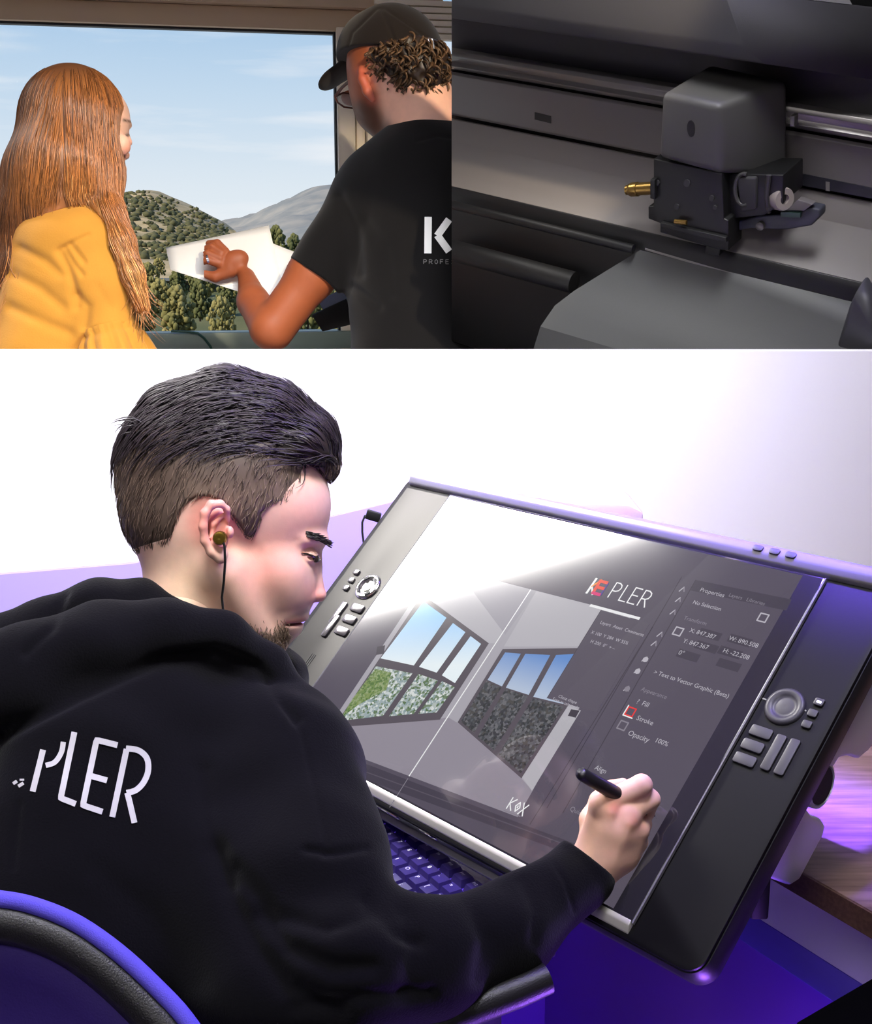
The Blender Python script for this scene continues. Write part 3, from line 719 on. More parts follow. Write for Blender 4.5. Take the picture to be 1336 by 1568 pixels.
bar = MB(); bar.extr([tl(0, v, nn) for v, nn in ((-0.02, -0.08), (0.02, -0.08), (0.02, -0.11), (-0.02, -0.11))], TU * -0.33, TU * 0.335)
bar.build('cross_bar', M_case, stand, bevel=0.003)
arm([(0.005, -0.075), (-0.020, -0.085), (-0.088, -0.073), (-0.118, -0.098), (-0.124, -0.145), (-0.10, -0.150), (-0.028, -0.125), (-0.004, -0.105)], -0.365, -0.335, 'lower_arm', 0.004)

# ---- desk, keyboard tray
M_wood = mat('brown_wood_laminate', (96, 70, 64), 0.5, rgb2=(132, 104, 98), vscale=7, stretch=(1.2, 14, 14), bump=0.05, bscale=30)
M_edge = mat('brown_wood_edge', (80, 54, 40), 0.5, rgb2=(98, 70, 52), vscale=12, stretch=(1, 20, 20))
E0, E1 = Vector((0.3878, 1.1303, 0.74)), Vector((0.4335, 1.0547, 0.74))
ED = (E1 - E0).normalized(); EB = Vector((-ED.y, ED.x, 0))
desk = empty('desk', (0.9, 1.3, 0), None)
tag(desk, 'brown wood laminate desk under the display stand', 'desk')
A = E0 - ED * 0.30; B_ = E0 + ED * 0.75
q = [A, B_, Vector((1.6, B_.y + 0.1, 0.74)), Vector((1.6, WALL_Y - 0.003, 0.74)), Vector((A.x - 0.18, WALL_Y - 0.003, 0.74))]
mb = MB(); mb.prism([(p.x, p.y) for p in q], 0.738, 0.74); 
top = MB().prism([(p.x, p.y) for p in q], 0.712, 0.7399).build('desk_top', M_wood, desk, bevel=0.001)
mb = MB(); mb.extr([A + Vector((0, 0, -0.0015)) - EB * 0.002, A + Vector((0, 0, -0.028)) - EB * 0.002, A + Vector((0, 0, -0.028)) + EB * 0.001, A + Vector((0, 0, -0.0015)) + EB * 0.001], (0, 0, 0), B_ - A)
mb.build('edge_band', M_edge, desk)
for p in (A + EB * 0.45 + ED * 0.05, Vector((1.5, 1.7, 0)), Vector((1.5, 1.0, 0))):
    MB().box((p.x, p.y, 0.356), (0.05, 0.05, 0.712)).build('leg', M_silver, desk, bevel=0.004)
# ================================================================== large plotter above the partition, right
pf = ray(1013, 268).normalized(); pr = (AX - pf * AX.dot(pf)).normalized(); pu_ = pr.cross(pf).normalized()
if pu_.z < 0: pu_ = -pu_
_a, _e = math.radians(27), math.radians(23)
PU = (pr * math.cos(_a) - pu_ * (math.sin(_a) * math.sin(_e)) - pf * (math.sin(_a) * math.cos(_e))).normalized()
PW = (pu_ * math.cos(_e) - pf * math.sin(_e)).normalized()
PB = PW.cross(PU).normalized()
if PB.dot(pf) < 0: PB = -PB
PO = CAM + pf * 2.09
def pl(x, y, b):                       # pixel -> point of the machine's upright plane at depth b
    r = ray(x, y); p = PO + PB * b
    return CAM + r * ((p - CAM).dot(PB) / r.dot(PB))
def plw(x, y, b):
    q = pl(x, y, b) - PO; return q.dot(PU), q.dot(PW)
plotter = empty('vinyl_plotter', PO - PW * 0.35)
tag(plotter, 'dark grey large-format vinyl plotter with a cutting carriage on a metal rail', 'plotter')
M_p1 = mat('plotter_dark_cover', (44, 43, 46), 0.75, bump=0.06, bscale=600)
M_p2 = mat('plotter_grey_plastic', (56, 55, 55), 0.55, bump=0.06, bscale=700)
M_p3 = mat('plotter_rail_metal', (118, 115, 113), 0.38, metal=0.7, anis=0.5)
M_p4 = mat('plotter_beam_grey', (96, 92, 91), 0.45)
M_p5 = mat('plotter_back_grey', (104, 99, 96), 0.5)
M_p6 = mat('plotter_cap_grey', (68, 67, 66), 0.5, bump=0.1, bscale=900)
M_pb = mat('plotter_black', (7, 7, 8), 0.5, spec=0.5)
M_pa = mat('plotter_apron_grey', (72, 73, 73), 0.55, bump=0.05, bscale=500)
M_ps = mat('cutting_strip_white', (128, 124, 122), 0.5)
M_pbr = mat('cutting_strip_brown', (64, 44, 36), 0.3, var=0.3, vscale=60, coat=0.4)
M_brass = mat('brass', (150, 120, 64), 0.3, metal=0.9)
M_pw = mat('plotter_white_nylon', (140, 131, 126), 0.5)
def clip(o, extra=True):
    """the machine ends flush with its left end plate and behind the partition"""
    bm = bmesh.new(); bm.from_mesh(o.data); M = o.matrix_world if o.parent is None else o.parent.matrix_world @ o.matrix_local
    Mi = M.inverted(); r1, r2 = ray(692, 0), ray(692, 540); nrm = r1.cross(r2).normalized()
    if nrm.x > 0: nrm = -nrm
    for pco, pno in ((CAM, nrm), (Vector((0, WALL_Y + 0.032, 0)), Vector((0, -1, 0)))):
        lc = Mi @ pco; ln = (Mi.to_3x3() @ pno)
        g = bmesh.ops.bisect_plane(bm, geom=bm.verts[:] + bm.edges[:] + bm.faces[:], plane_co=lc, plane_no=ln, clear_outer=True)
        ed = [e for e in g['geom_cut'] if isinstance(e, bmesh.types.BMEdge)]
        if ed:
            try: bmesh.ops.holes_fill(bm, edges=ed)
            except Exception: pass
    bmesh.ops.recalc_face_normals(bm, faces=bm.faces)
    bm.to_mesh(o.data); bm.free(); return o
def long(prof, m, name, x0=-0.75, x1=0.75, bevel=0.0):
    """profile of (reference pixel y at x=850, depth b) swept along the machine's width"""
    pts = []
    for y, b in prof:
        u, w = plw(850, y, b); pts.append(PO + PB * b + PW * w)
    o = MB().extr(pts, PU * x0, PU * x1).build(name, m, plotter, bevel=bevel, seg=2)
    bpy.context.view_layer.update(); return clip(o)
long([(-45, 0.108), (-45, -0.035), (30, -0.045), (51, -0.035), (51, 0.0), (51, 0.108)], M_p1, 'top_cover', bevel=0.004)
long([(-80, 0.07), (-80, -0.01), (-44, -0.034), (-44, 0.07)], mat('plotter_lid_grey', (112, 111, 112), 0.6), 'lid', x0=0.12)
long([(20, 0.10), (98, 0.085), (110, 0.11), (20, 0.11)], M_p2, 'upper_channel')
long([(84, 0.09), (96, 0.09), (96, 0.11), (84, 0.11)], M_pb, 'shadow_gap')
long([(98, 0.075), (104, 0.052), (112, 0.048), (120, 0.06), (128, 0.05), (133, 0.075), (133, 0.10), (98, 0.10)], M_p3, 'guide_rail', bevel=0.001)
long([(137, 0.07), (142, 0.062), (204, 0.062), (207, 0.07), (207, 0.10), (137, 0.10)], M_p4, 'beam_face', bevel=0.0015)
long([(130, 0.085), (214, 0.085), (214, 0.11), (130, 0.11)], M_pb, 'beam_core')
long([(212, 0.075), (214, 0.066), (250, 0.05), (300, 0.0), (322, -0.03), (330, 0.09)], M_p5, 'back_panel', bevel=0.001)
long([(322, -0.03), (336, -0.036), (480, -0.04), (572, -0.04), (572, 0.03), (330, 0.09)], M_pb, 'roller_bed', bevel=0.002)
for yy, bb, rr in ((352, -0.05, 0.008), (425, -0.065, 0.02)):
    u, w = plw(850, yy, bb); c0 = PO + PB * bb + PW * w
    o = MB().tube([c0 + PU * -0.7, c0 + PU * (-0.02 if rr < 0.01 else -0.13)], rr, 20).build('roller', M_pb, plotter, smooth=True, angle=40); bpy.context.view_layer.update(); clip(o)
# a body behind closes the machine's back
o = MB().extr([PO + PB * 0.113 + PW * 0.30, PO + PB * 0.113 - PW * 0.13, PO + PB * 0.121 - PW * 0.13, PO + PB * 0.121 + PW * 0.30], PU * -0.75, PU * 0.75).build('rear_case', M_pb, plotter); bpy.context.view_layer.update(); clip(o)
def slab(px, b0, b1, m, name, parent=None, bevel=0.0, do_clip=False):
    pts = [pl(x, y, b0) for x, y in px]; d_ = PB * (b1 - b0)
    o = MB().extr(pts, (0, 0, 0), d_).build(name, m, parent or plotter, bevel=bevel, seg=3)
    if do_clip: bpy.context.view_layer.update(); clip(o)
    return o
# small slot on the beam
slab([(819, 172), (844, 178), (844, 189), (819, 183)], 0.0612, 0.07, M_pb, 'beam_slot')
# front apron: curved sheet from the cutting strip forwards and down
ap_b = [-0.035, -0.06, -0.09, -0.115, -0.14, -0.15]
left = [(984, 381), (930, 414), (880, 445), (850, 468), (828, 500), (800, 590)]
mb = MB(); top_l = [pl(x, y, b) for (x, y), b in zip(left, ap_b)]
LNG = 0.62; n = len(top_l)
th = -PW * 0.012 + PB * 0.008
mb.v = [tuple(p) for p in top_l] + [tuple(p + PU * LNG) for p in top_l] + [tuple(p + th) for p in top_l] + [tuple(p + PU * LNG + th) for p in top_l]
mb.f = [(i, i + 1, n + i + 1, n + i) for i in range(n - 1)] + [(2 * n + i + 1, 2 * n + i, 3 * n + i, 3 * n + i + 1) for i in range(n - 1)] + [(i + 1, i, 2 * n + i, 2 * n + i + 1) for i in range(n - 1)] + [(n + i, n + i + 1, 3 * n + i + 1, 3 * n + i) for i in range(n - 1)] + [(0, n, 3 * n, 2 * n), (n - 1, 2 * n - 1, 4 * n - 1, 3 * n - 1)]
apron = mb.build('front_apron', M_pa, plotter, smooth=True, angle=25); bpy.context.view_layer.update(); clip(apron)
# cutting strips lying along the top of the apron
def strip(pa, pb, b, width_px, m, name, lift=0.003, deep=0.0):
    a0, a1 = pl(*pa, b), pl(*pb, b - 0.0)
    dirv = (a1 - a0).normalized(); bk = (PB - dirv * PB.dot(dirv)).normalized(); upv = dirv.cross(bk); upv = upv if upv.dot(PW) > 0 else -upv
    w = width_px
    return MB().extr([a0, a0 + bk * w, a0 + bk * w + upv * lift, a0 + upv * lift], (0, 0, 0), a1 - a0).build(name, m, plotter, bevel=0.0006)
strip((988, 383), (1298, 472), -0.037, 0.012, M_ps, 'cutting_strip', 0.004)
strip((1010, 380), (1310, 455), -0.022, 0.030, M_pbr, 'blade_track', 0.003)
strip((1030, 372), (1320, 428), 0.012, 0.008, M_ps, 'rear_strip', 0.003)
slab([(1150, 352), (1336, 395), (1345, 440), (1100, 372)], 0.03, 0.05, mat('plotter_bright_paper', (122, 118, 114), 0.6), 'paper_backing')
# dark end post in the right foreground
slab([(1340, 385), (1352, 560), (1272, 560), (1300, 470)], -0.075, -0.05, mat('plotter_post_grey', (52, 52, 56), 0.5), 'end_post', bevel=0.006, do_clip=True)
# ---- carriage
car = MB(); 
FLt, FRt, FRb, FLb = pl(1012, 142, -0.075), pl(1102, 162, -0.075), pl(1104, 267, -0.075), pl(1007, 244, -0.075)
BRt, BRb, BLt = pl(1209, 122, 0.04), pl(1209, 271, 0.04), pl(1088, 96, 0.04); BLb = BLt + (FLb - FLt)


car.add([FLb, FRb, BRb, BLb, FLt, FRt, BRt, BLt], [(3, 2, 1, 0), (4, 5, 6, 7), (0, 1, 5, 4), (1, 2, 6, 5), (2, 3, 7, 6), (3, 0, 4, 7)])
cap = car.build('carriage_cap', M_p6, plotter, bevel=0.011, seg=4)
hp = [(1058.5 + 6 * math.cos(t), 197 + 13 * math.sin(t) + 1.3 * math.cos(t)) for t in np.linspace(0, 2 * math.pi, 14)[:-1]]
slab(hp, -0.0758, -0.07, M_pb, 'cap_hole', cap)
tool = slab([(1001, 243), (1106, 266), (1109, 335), (1116, 338), (1116, 384), (1098, 382), (1011, 356), (1011, 342), (993, 335), (993, 316), (1001, 316)], -0.07, -0.02, M_pb, 'tool_holder', bevel=0.002)
slab([(1106, 266), (1200, 268), (1200, 312), (1170, 330), (1118, 335), (1109, 335)], -0.045, 0.03, M_pb, 'tool_bracket', tool, bevel=0.002)
slab([(1012, 341), (1112, 364), (1113, 372), (1012, 349)], -0.078, -0.06, M_pb, 'lower_plate', tool, bevel=0.001)
slab([(996, 275), (1003, 275), (1003, 306), (996, 304)], -0.08, -0.05, M_pb, 'hinge_lug', tool, bevel=0.001)
for x, y, r in ((1052, 281, 5), (1036, 317, 4), (1090, 304, 4), (1006, 280, 4), (1095, 318, 3)):
    o = slab([(x + r * math.cos(t), y + r * 1.15 * math.sin(t)) for t in np.linspace(0, 2 * math.pi, 10)[:-1]], -0.0725, -0.069, M_p1, 'screw', tool)
c0, c1 = pl(959, 291, -0.05), pl(1001, 288, -0.05); ax_ = (c1 - c0).normalized(); R3 = ax_.to_track_quat('Z', 'Y').to_matrix()
L_ = (c1 - c0).length
MB().lathe([(0.0, 0), (0.006, 0), (0.0085, 0.002), (0.0085, 0.006), (0.0105, 0.008), (0.0118, 0.012), (0.0118, L_ * 0.45), (0.0105, L_ * 0.47), (0.0105, L_), (0, L_)], c0, R3, 28).build('brass_knob', M_brass, tool, smooth=True, angle=40)
MB().tube([pl(1034, 339, -0.079), pl(1052, 341, -0.079)], 0.004, 10).build('brass_pin', M_brass, tool, smooth=True)
# pinch arm, roller and lever on the right
slab([(1116, 343), (1160, 331), (1205, 328), (1240, 318), (1256, 321), (1256, 333), (1243, 346), (1205, 352), (1150, 350), (1118, 356)], -0.03, -0.005, mat('plotter_blue_grey', (56, 58, 68), 0.5), 'pinch_lever', tool, bevel=0.003)
w0 = pl(1197, 304, -0.035); R4 = (PU * 0.75 - PB * 0.5 + PW * 0.2).normalized().to_track_quat('Z', 'Y').to_matrix()
MB().lathe([(0.0, -0.008), (0.009, -0.01), (0.0165, -0.01), (0.018, -0.007), (0.018, 0.007), (0.0165, 0.01), (0.0075, 0.01), (0.0075, 0.006), (0, 0.006)], w0, R4, 28).build('pinch_roller', M_pw, tool, smooth=True, angle=40)
slab([(1205, 322), (1222, 306), (1245, 313), (1232, 323)], -0.035, -0.02, M_p4, 'roller_clip', tool, bevel=0.001)
slab([(1196, 325), (1226, 326), (1226, 333), (1196, 332)], -0.036, -0.03, mat('circuit_green', (30, 58, 50), 0.4), 'circuit_tab', tool)
for x, y, r in ((1165, 346, 7), (1118, 348, 5)):
    c = pl(x, y, -0.034); MB().lathe([(0, -0.004), (0.007, -0.004), (0.007, 0.003), (0.004, 0.005), (0, 0.005)], c, (-PB).to_track_quat('Z', 'Y').to_matrix(), 14).build('steel_screw', M_p3, tool, smooth=True)
arc = [pl(1140 + 14 * math.cos(t), 290 + 24 * math.sin(t), -0.05) for t in np.linspace(1.2, 5, 12)]
MB().tube(arc, 0.0035, 8).build('cable', M_p2, tool, smooth=True)
MB().tube([pl(1178, 268, -0.05), pl(1174, 300, -0.05), pl(1178, 325, -0.04)], 0.004, 8).build('cable', M_p2, tool, smooth=True)
slab([(1128, 271), (1158, 272), (1158, 322), (1134, 326)], -0.052, -0.04, M_p1, 'motor_block', tool, bevel=0.004)
slab([(1082, 372), (1104, 376), (1102, 392), (1080, 388)], -0.06, -0.04, M_pb, 'cutter_foot', tool, bevel=0.001)
# adjustment screw on the right of the cap, belt clip on the rail
slab([(1210, 178), (1217, 178), (1217, 194), (1210, 194)], 0.02, 0.035, M_p3, 'cap_screw', cap, bevel=0.001)
slab([(1265, 278), (1271, 279), (1271, 293), (1265, 292)], 0.06, 0.064, M_ps, 'scale_mark')
slab([(1208, 262), (1240, 268), (1336, 288), (1336, 304), (1208, 280)], 0.0605, 0.066, mat('plotter_belt', (40, 40, 48), 0.5), 'drive_belt')

# legs carry the machine behind the partition
for ux in (-0.36, 0.30):
    p = PO + PU * ux - PW * 0.15 + PB * 0.075
    zz = min(p.z, 1.185)
    MB().box((p.x, p.y, zz / 2), (0.05, 0.05, zz)).build('stand_leg', M_pb, plotter, bevel=0.003)
    MB().box((p.x, p.y, 0.015), (0.09, 0.18, 0.03)).build('stand_foot', M_pb, plotter, bevel=0.004)
# ================================================================== window bay, left
WP0 = atY(0, 33, 3.30); WP1 = atZ(510, 50, WP0.z); WD = (WP1 - WP0).normalized(); WN = Vector((-WD.y, WD.x, 0))   # WN points outside
if WN.y < 0: WN = -WN
WR = Matrix((WD, WN, Vector((0, 0, 1)))).transposed()
def ws(x, y, off=0.0):                 # pixel -> (along window, height) on the window plane moved out by off
    r = ray(x, y); p = WP0 + WN * off
    q = CAM + r * ((p - CAM).dot(WN) / r.dot(WN)); return (q - WP0).dot(WD), q.z
def wbox(mb, s0, s1, z0, z1, o0, o1):
    c = WP0 + WD * (s0 + s1) / 2 + WN * (o0 + o1) / 2; c.z = (z0 + z1) / 2
    return mb.box(c, (abs(s1 - s0), abs(o1 - o0), abs(z1 - z0)), WR)
M_frame = mat('lit_frame_cream', (240, 226, 202), 0.5, bump=0.03, bscale=120)  # sunlit tone of the frame is put into this colour
M_frame2 = mat('shaded_frame_head', (206, 178, 144), 0.55, bump=0.03)  # same frame in shade, painted as a darker tone
M_gasket = mat('dark_gasket', (28, 28, 32), 0.6)
M_pane = bpy.data.materials.new('clear_pane'); M_pane.use_nodes = True
_n, _l = M_pane.node_tree.nodes, M_pane.node_tree.links; _n.clear()
_o = _n.new('ShaderNodeOutputMaterial'); _t = _n.new('ShaderNodeBsdfTransparent'); _g = _n.new('ShaderNodeBsdfGlossy'); _g.inputs['Roughness'].default_value = 0.02
_f = _n.new('ShaderNodeFresnel'); _f.inputs['IOR'].default_value = 1.04; _m = _n.new('ShaderNodeMixShader')
_l.new(_f.outputs[0], _m.inputs[0]); _l.new(_t.outputs[0], _m.inputs[1]); _l.new(_g.outputs[0], _m.inputs[2]); _l.new(_m.outputs[0], _o.inputs[0])
zt = WP0.z; zb = ws(300, 508)[1]; sL = -2.2; sR = ws(510, 60)[0]
win = empty('window_1', WP0); tag(win, 'large picture window with cream frame overlooking the hills', kind='structure')
wbox(MB(), sL, sR + 0.30, zt, zt + 0.055, -0.03, 0.05).build('head_rail', M_frame2, win, bevel=0.004)
wbox(MB(), sL, sR + 0.30, zt + 0.055, zt + 0.62, -0.06, 0.06).build('head_board', M_frame2, win, bevel=0.004)
wbox(MB(), sL, sR + 0.03, zt - 0.006, zt + 0.002, -0.012, 0.012).build('gasket', M_gasket, win)
wbox(MB(), sR, sR + 0.006, zb, zt, -0.016, 0.012).build('gasket', M_gasket, win)
s1 = ws(527, 220)[0]; s2 = ws(545, 220)[0]; s3 = ws(560, 220)[0]
wbox(MB(), sR + 0.006, s2 - 0.004, 0.3, zt + 0.01, -0.035, 0.05).build('mullion', M_frame, win, bevel=0.004)
wbox(MB(), s2, s3 - 0.003, 0.3, zt + 0.01, -0.02, 0.05).build('mullion', M_frame, win, bevel=0.003)
wbox(MB(), s3, s3 + 0.07, 0.3, zt + 0.01, -0.045, 0.05).build('mullion', M_frame, win, bevel=0.003)
s4 = ws(678, 120)[0]
wbox(MB(), s4, s4 + 0.9, 0.3, zt + 0.0, 0.0, 0.006).build('pane', M_pane, win)
wbox(MB(), s3 + 0.07, s4, 0.3, zt + 0.0, -0.02, 0.05).build('casement', M_frame, win, bevel=0.003)
wbox(MB(), sL, sR, zb, zt, 0.0, 0.006).build('pane', M_pane, win)
wbox(MB(), sL, sR + 0.9, zb - 0.05, zb, -0.05, 0.05).build('bottom_rail', mat('sage_green_rail', (128, 142, 128), 0.45), win, bevel=0.004)
wbox(MB(), sL, sR + 1.2, 0.0, zb - 0.05, -0.02, 0.06).build('sill_wall', M_ceil, win)
# folded blind over the right casement
for k in range(6):
    za = ws(620, 66 - k * 10)[1]
    wbox(MB(), s3 + 0.02, s4 + 0.9, za, za + 0.014, -0.075, -0.045).build('blind_slat', M_frame, win, bevel=0.002)
tag(wbox(MB(), sR + 1.2, sR + 3.2, 0.0, 2.9, -0.02, 0.06).build('wall_far', M_ceil), kind='structure')
tag(wbox(MB(), sL - 1.0, sR + 1.2, zt + 0.62, 2.9, -0.02, 0.06).build('trim_1', M_ceil), kind='structure')
# green wire lying on the rail
pw = [WP0 + WD * ws(x, y, -0.055)[0] - WN * 0.055 + Vector((0, 0, ws(x, y, -0.055)[1] - WP0.z)) for x, y in ((262, 507), (285, 508), (303, 510), (313, 518), (322, 530), (330, 545), (338, 570))]
tag(MB().tube(pw, 0.0035, 8).build('green_wire', mat('green_wire_sleeve', (30, 72, 58), 0.5), smooth=True), 'thin dark green wire hanging over the window rail', 'wire')

# ---- hills outside
rs = np.random.RandomState(5)
def pnoise(x, y, seed, oct_=4):
    r = np.random.RandomState(seed); a = 0; amp = 1.0; f = 1.0
    for _ in range(oct_):
        for _ in range(3):
            th = r.uniform(0, 6.28); a = a + amp * np.sin(f * (x * math.cos(th) + y * math.sin(th)) + r.uniform(0, 6.28)) / 3
        amp *= 0.55; f *= 2.1
    return a
def hill(name, xs, ridge, D_ridge, D_base, y_base, m, rough, seed, label):
    nx, ny = 140, 60
    X = np.linspace(xs[0], xs[1], nx); rx, ry = zip(*ridge); Yr = np.interp(X, rx, ry)
    V = []
    for j in range(ny + 8):
        t = min(j / ny, 1.0); over = max(j - ny, 0)
        for i in range(nx):
            ys = y_base + (Yr[i] - y_base) * (1 - (1 - t) ** 1.3) ; D = D_base + (D_ridge - D_base) * t ** 1.1
            p = at(X[i], ys, D); V.append((p.x + over * 0.0, p.y + over * D_ridge * 0.05, p.z - over * over * D_ridge * 0.0018))
    V = np.array(V); k = rough * (0.4 + 0.6 * np.repeat(np.minimum(np.arange(ny + 8) / ny, 1), nx))
    V[:, 2] += pnoise(V[:, 0] * 0.12, V[:, 1] * 0.12, seed) * k
    F = [(j * nx + i, j * nx + i + 1, (j + 1) * nx + i + 1, (j + 1) * nx + i) for j in range(ny + 7) for i in range(nx - 1)]
    me = bpy.data.meshes.new(name); me.from_pydata(V.tolist(), [], F); me.update()
    o = link(name, me, m, smooth=True); tag(o, label, kind='structure'); return o, V, nx, ny
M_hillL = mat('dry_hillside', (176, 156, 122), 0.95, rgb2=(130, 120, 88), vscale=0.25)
M_hillR = mat('haze_tinted_ridge', (112, 116, 118), 0.95, rgb2=(136, 134, 130), vscale=0.1)  # aerial haze is put into the ridge colour
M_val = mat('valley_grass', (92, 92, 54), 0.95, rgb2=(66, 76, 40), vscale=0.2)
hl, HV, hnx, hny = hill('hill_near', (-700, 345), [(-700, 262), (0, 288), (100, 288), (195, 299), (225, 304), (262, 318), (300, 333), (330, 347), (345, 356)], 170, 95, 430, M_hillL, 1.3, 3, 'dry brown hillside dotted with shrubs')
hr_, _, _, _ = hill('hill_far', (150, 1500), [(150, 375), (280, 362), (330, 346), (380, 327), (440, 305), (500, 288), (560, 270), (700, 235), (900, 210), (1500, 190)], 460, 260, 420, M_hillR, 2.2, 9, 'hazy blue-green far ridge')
g0 = MB(); g0.add([at(-900, 430, 110), at(1700, 430, 110), at(1700, 780, 28), at(-900, 780, 28)], [(3, 2, 1, 0)]); tag(g0.build('ground_valley', M_val), 'grassy valley ground below the hills', kind='structure')
# shrubs too many to count, on the near hillside
ico = bmesh.new(); bmesh.ops.create_icosphere(ico, subdivisions=1, radius=1.0)
iv = np.array([v.co[:] for v in ico.verts]); ifc = [[v.index for v in f.verts] for f in ico.faces]; ico.free()
sv, sf = [], []
cand = HV[hnx * 14:hnx * hny]
for k in range(5200):
    p = cand[rs.randint(len(cand))] + rs.uniform(-0.4, 0.4, 3) * [1, 1, 0]; r = rs.uniform(0.15, 0.5)
    vv = iv * r * rs.uniform(0.75, 1.25, (len(iv), 1)) * [1.15, 1.15, 0.85] + p + [0, 0, r * 0.3]
    n0 = len(sv) * len(iv); sv.append(vv); sf += [[i + n0 for i in f] for f in ifc]
me = bpy.data.meshes.new('hillside_shrubs'); me.from_pydata(np.concatenate(sv).tolist(), [], sf); me.update()
tag(link('hillside_shrubs', me, mat('shrub_olive', (64, 68, 42), 0.95, rgb2=(92, 88, 56), vscale=0.6), smooth=True), 'small olive shrubs dotting the near hillside', 'shrubs', kind='stuff')
# single trees of the belt in the valley
M_leafA = mat('leaf_dark_green', (66, 72, 36), 0.9, rgb2=(108, 106, 58), vscale=2.2)
M_leafB = mat('leaf_olive_green', (104, 100, 54), 0.9, rgb2=(136, 126, 76), vscale=2.2)
M_bark = mat('bark_brown', (70, 56, 44), 0.9)
def crown_mesh(seed, tall):
    r = np.random.RandomState(seed); V = []; F = []
    for k in range(190):
        a = r.uniform(0, 6.28); h = r.uniform(0.12, 1.0); w = (0.42 if tall else 0.5) * math.sin(math.pi * min(0.18 + h * 0.78, 1)) ** 0.8
        c = np.array([w * math.cos(a) * r.uniform(0.3, 1), w * math.sin(a) * r.uniform(0.3, 1), h]); q = r.uniform(0.035, 0.09)
        vv = iv * q * r.uniform(0.65, 1.35, (len(iv), 1)) + c; n0 = len(V) * len(iv); V.append(vv); F += [[i + n0 for i in f] for f in ifc]
    me = bpy.data.meshes.new('crown'); me.from_pydata(np.concatenate(V).tolist(), [], F); me.update(); return me
crowns = [crown_mesh(20 + i, i % 2) for i in range(4)]
for i, c in enumerate(crowns): c.materials.append(M_leafA if i % 3 else M_leafB); c.polygons.foreach_set('use_smooth', [True] * len(c.polygons))
trunk_me = MB().tube([(0, 0, 0), (0.01, 0, 0.2), (0, 0.01, 0.5)], [0.04, 0.03, 0.02], 8).mesh('trunk'); trunk_me.materials.append(M_bark)
spots = []
for row, (D, yb, n_, hpx) in enumerate(((92, 432, 22, 36), (76, 458, 20, 48), (62, 488, 18, 60), (51, 520, 13, 70))):
    for k in range(n_):
        spots.append((-230 + 870 * (k + 0.5 * (row % 2) + rs.uniform(-0.12, 0.12)) / n_, yb + rs.uniform(-8, 8), D + rs.uniform(-4, 4), hpx * rs.uniform(0.75, 1.25)))
spots += [(425, 412, 104, 62), (452, 416, 101, 54), (398, 416, 108, 44)]
for i, (x, y, D, hp_) in enumerate(spots):
    p = at(x, y, D); h = hp_ * D / F_PX
    t = empty('valley_tree', p); t.scale = (h * rs.uniform(0.68, 0.85),) * 2 + (h,); t.rotation_euler = (0, 0, rs.uniform(0, 6.28))
    last = i >= len(spots) - 3; tone = 'dark green' if (i % 4) % 3 else 'yellowish olive'
    row = sum(1 for c_ in (22, 42, 60) if i >= c_)
    where = ('farthest row of the valley belt at the hill foot', 'second row of the valley belt below the hills', 'third row of the valley belt above the rail', 'nearest row just above the window rail')[row]
    tag(t, ('tall green tree behind the white paper below the far ridge' if last else 'bushy %s tree in the %s' % (tone, where)), 'tree', 'trees below the far ridge' if last else '%s trees, %s' % (tone, where))
    for nm, md in (('crown', crowns[i % 4]), ('trunk', trunk_me)):
        o = bpy.data.objects.new(nm, md); COL.objects.link(o); o.parent = t
# ================================================================== seated designer
D0 = 1.27; S0 = D0 / F_PX
def h(x, y, dz=0.0): return cp(x, y, D0 + dz * S0)
def hr(*r): return np.array(r) * S0
designer = empty('person', at(150, 1560, 1.1) - Vector((0, 0, 0.1)))
tag(designer, 'seated person in a black hooded sweatshirt drawing on the pen display', 'person')
def skin_mat(name):
    m = mat(name, (226, 178, 160), 0.48, spec=0.4, sss=0.12, bump=0.05, bscale=700, attr='tint', var=0.035, vscale=120); return m
M_skin = skin_mat('skin_tone')
# ---- head and neck
hd = Sdf(cp(165, 560, D0) - [0, 0, 0.14], cp(545, 1060, D0) + [0.0, 0.02, 0.12], 0.0016)
hd.ell(h(338, 738, 8), hr(156, 134, 104), 0.01, rotz(8))
hd.ell(h(285, 795, 8), hr(88, 80, 86), 0.02)
hd.cone(h(305, 835, 8), h(285, 1010, 0), 72 * S0, 86 * S0, 0.03)
hd.ell(h(420, 850, 14), hr(72, 112, 68), 0.025, rotz(-4))
hd.ell(h(447, 775, 14), hr(58, 66, 74), 0.02)
hd.ell(h(474, 826, 14), hr(29, 13, 58), 0.010)
hd.ell(h(425, 878, -34), hr(38, 32, 26), 0.02)
hd.ell(h(425, 878, 62), hr(38, 32, 26), 0.02)
hd.cone(h(345, 880, -58), h(408, 982, -8), 34 * S0, 30 * S0, 0.022)
hd.cone(h(345, 880, 78), h(408, 982, 40), 34 * S0, 30 * S0, 0.022)
hd.ell(h(440, 908, -8), hr(32, 30, 30), 0.02)
hd.ell(h(440, 908, 36), hr(32, 30, 30), 0.02)
hd.ell(h(408, 984, 14), hr(27, 25, 32), 0.012)
hd.ell(h(438, 945, 14), hr(29, 36, 40), 0.012)
hd.path([h(480, 838, 12), h(482, 868, 10), h(486, 908, 8)], [8.5 * S0, 10 * S0, 12.5 * S0], 0.007, kk=0.003)
hd.ell(h(486, 911, 8), hr(14, 11, 14), 0.003)
for dz in (-8, 24): hd.ell(h(470, 914, dz), hr(12, 10, 9), 0.005)
hd.ell(h(478, 925, -4), hr(5, 4, 5), 0.003, op='s')
hd.ell(h(461, 943, 14), hr(12, 8, 25), 0.004)
hd.ell(h(450, 964, 14), hr(11, 8, 23), 0.004)
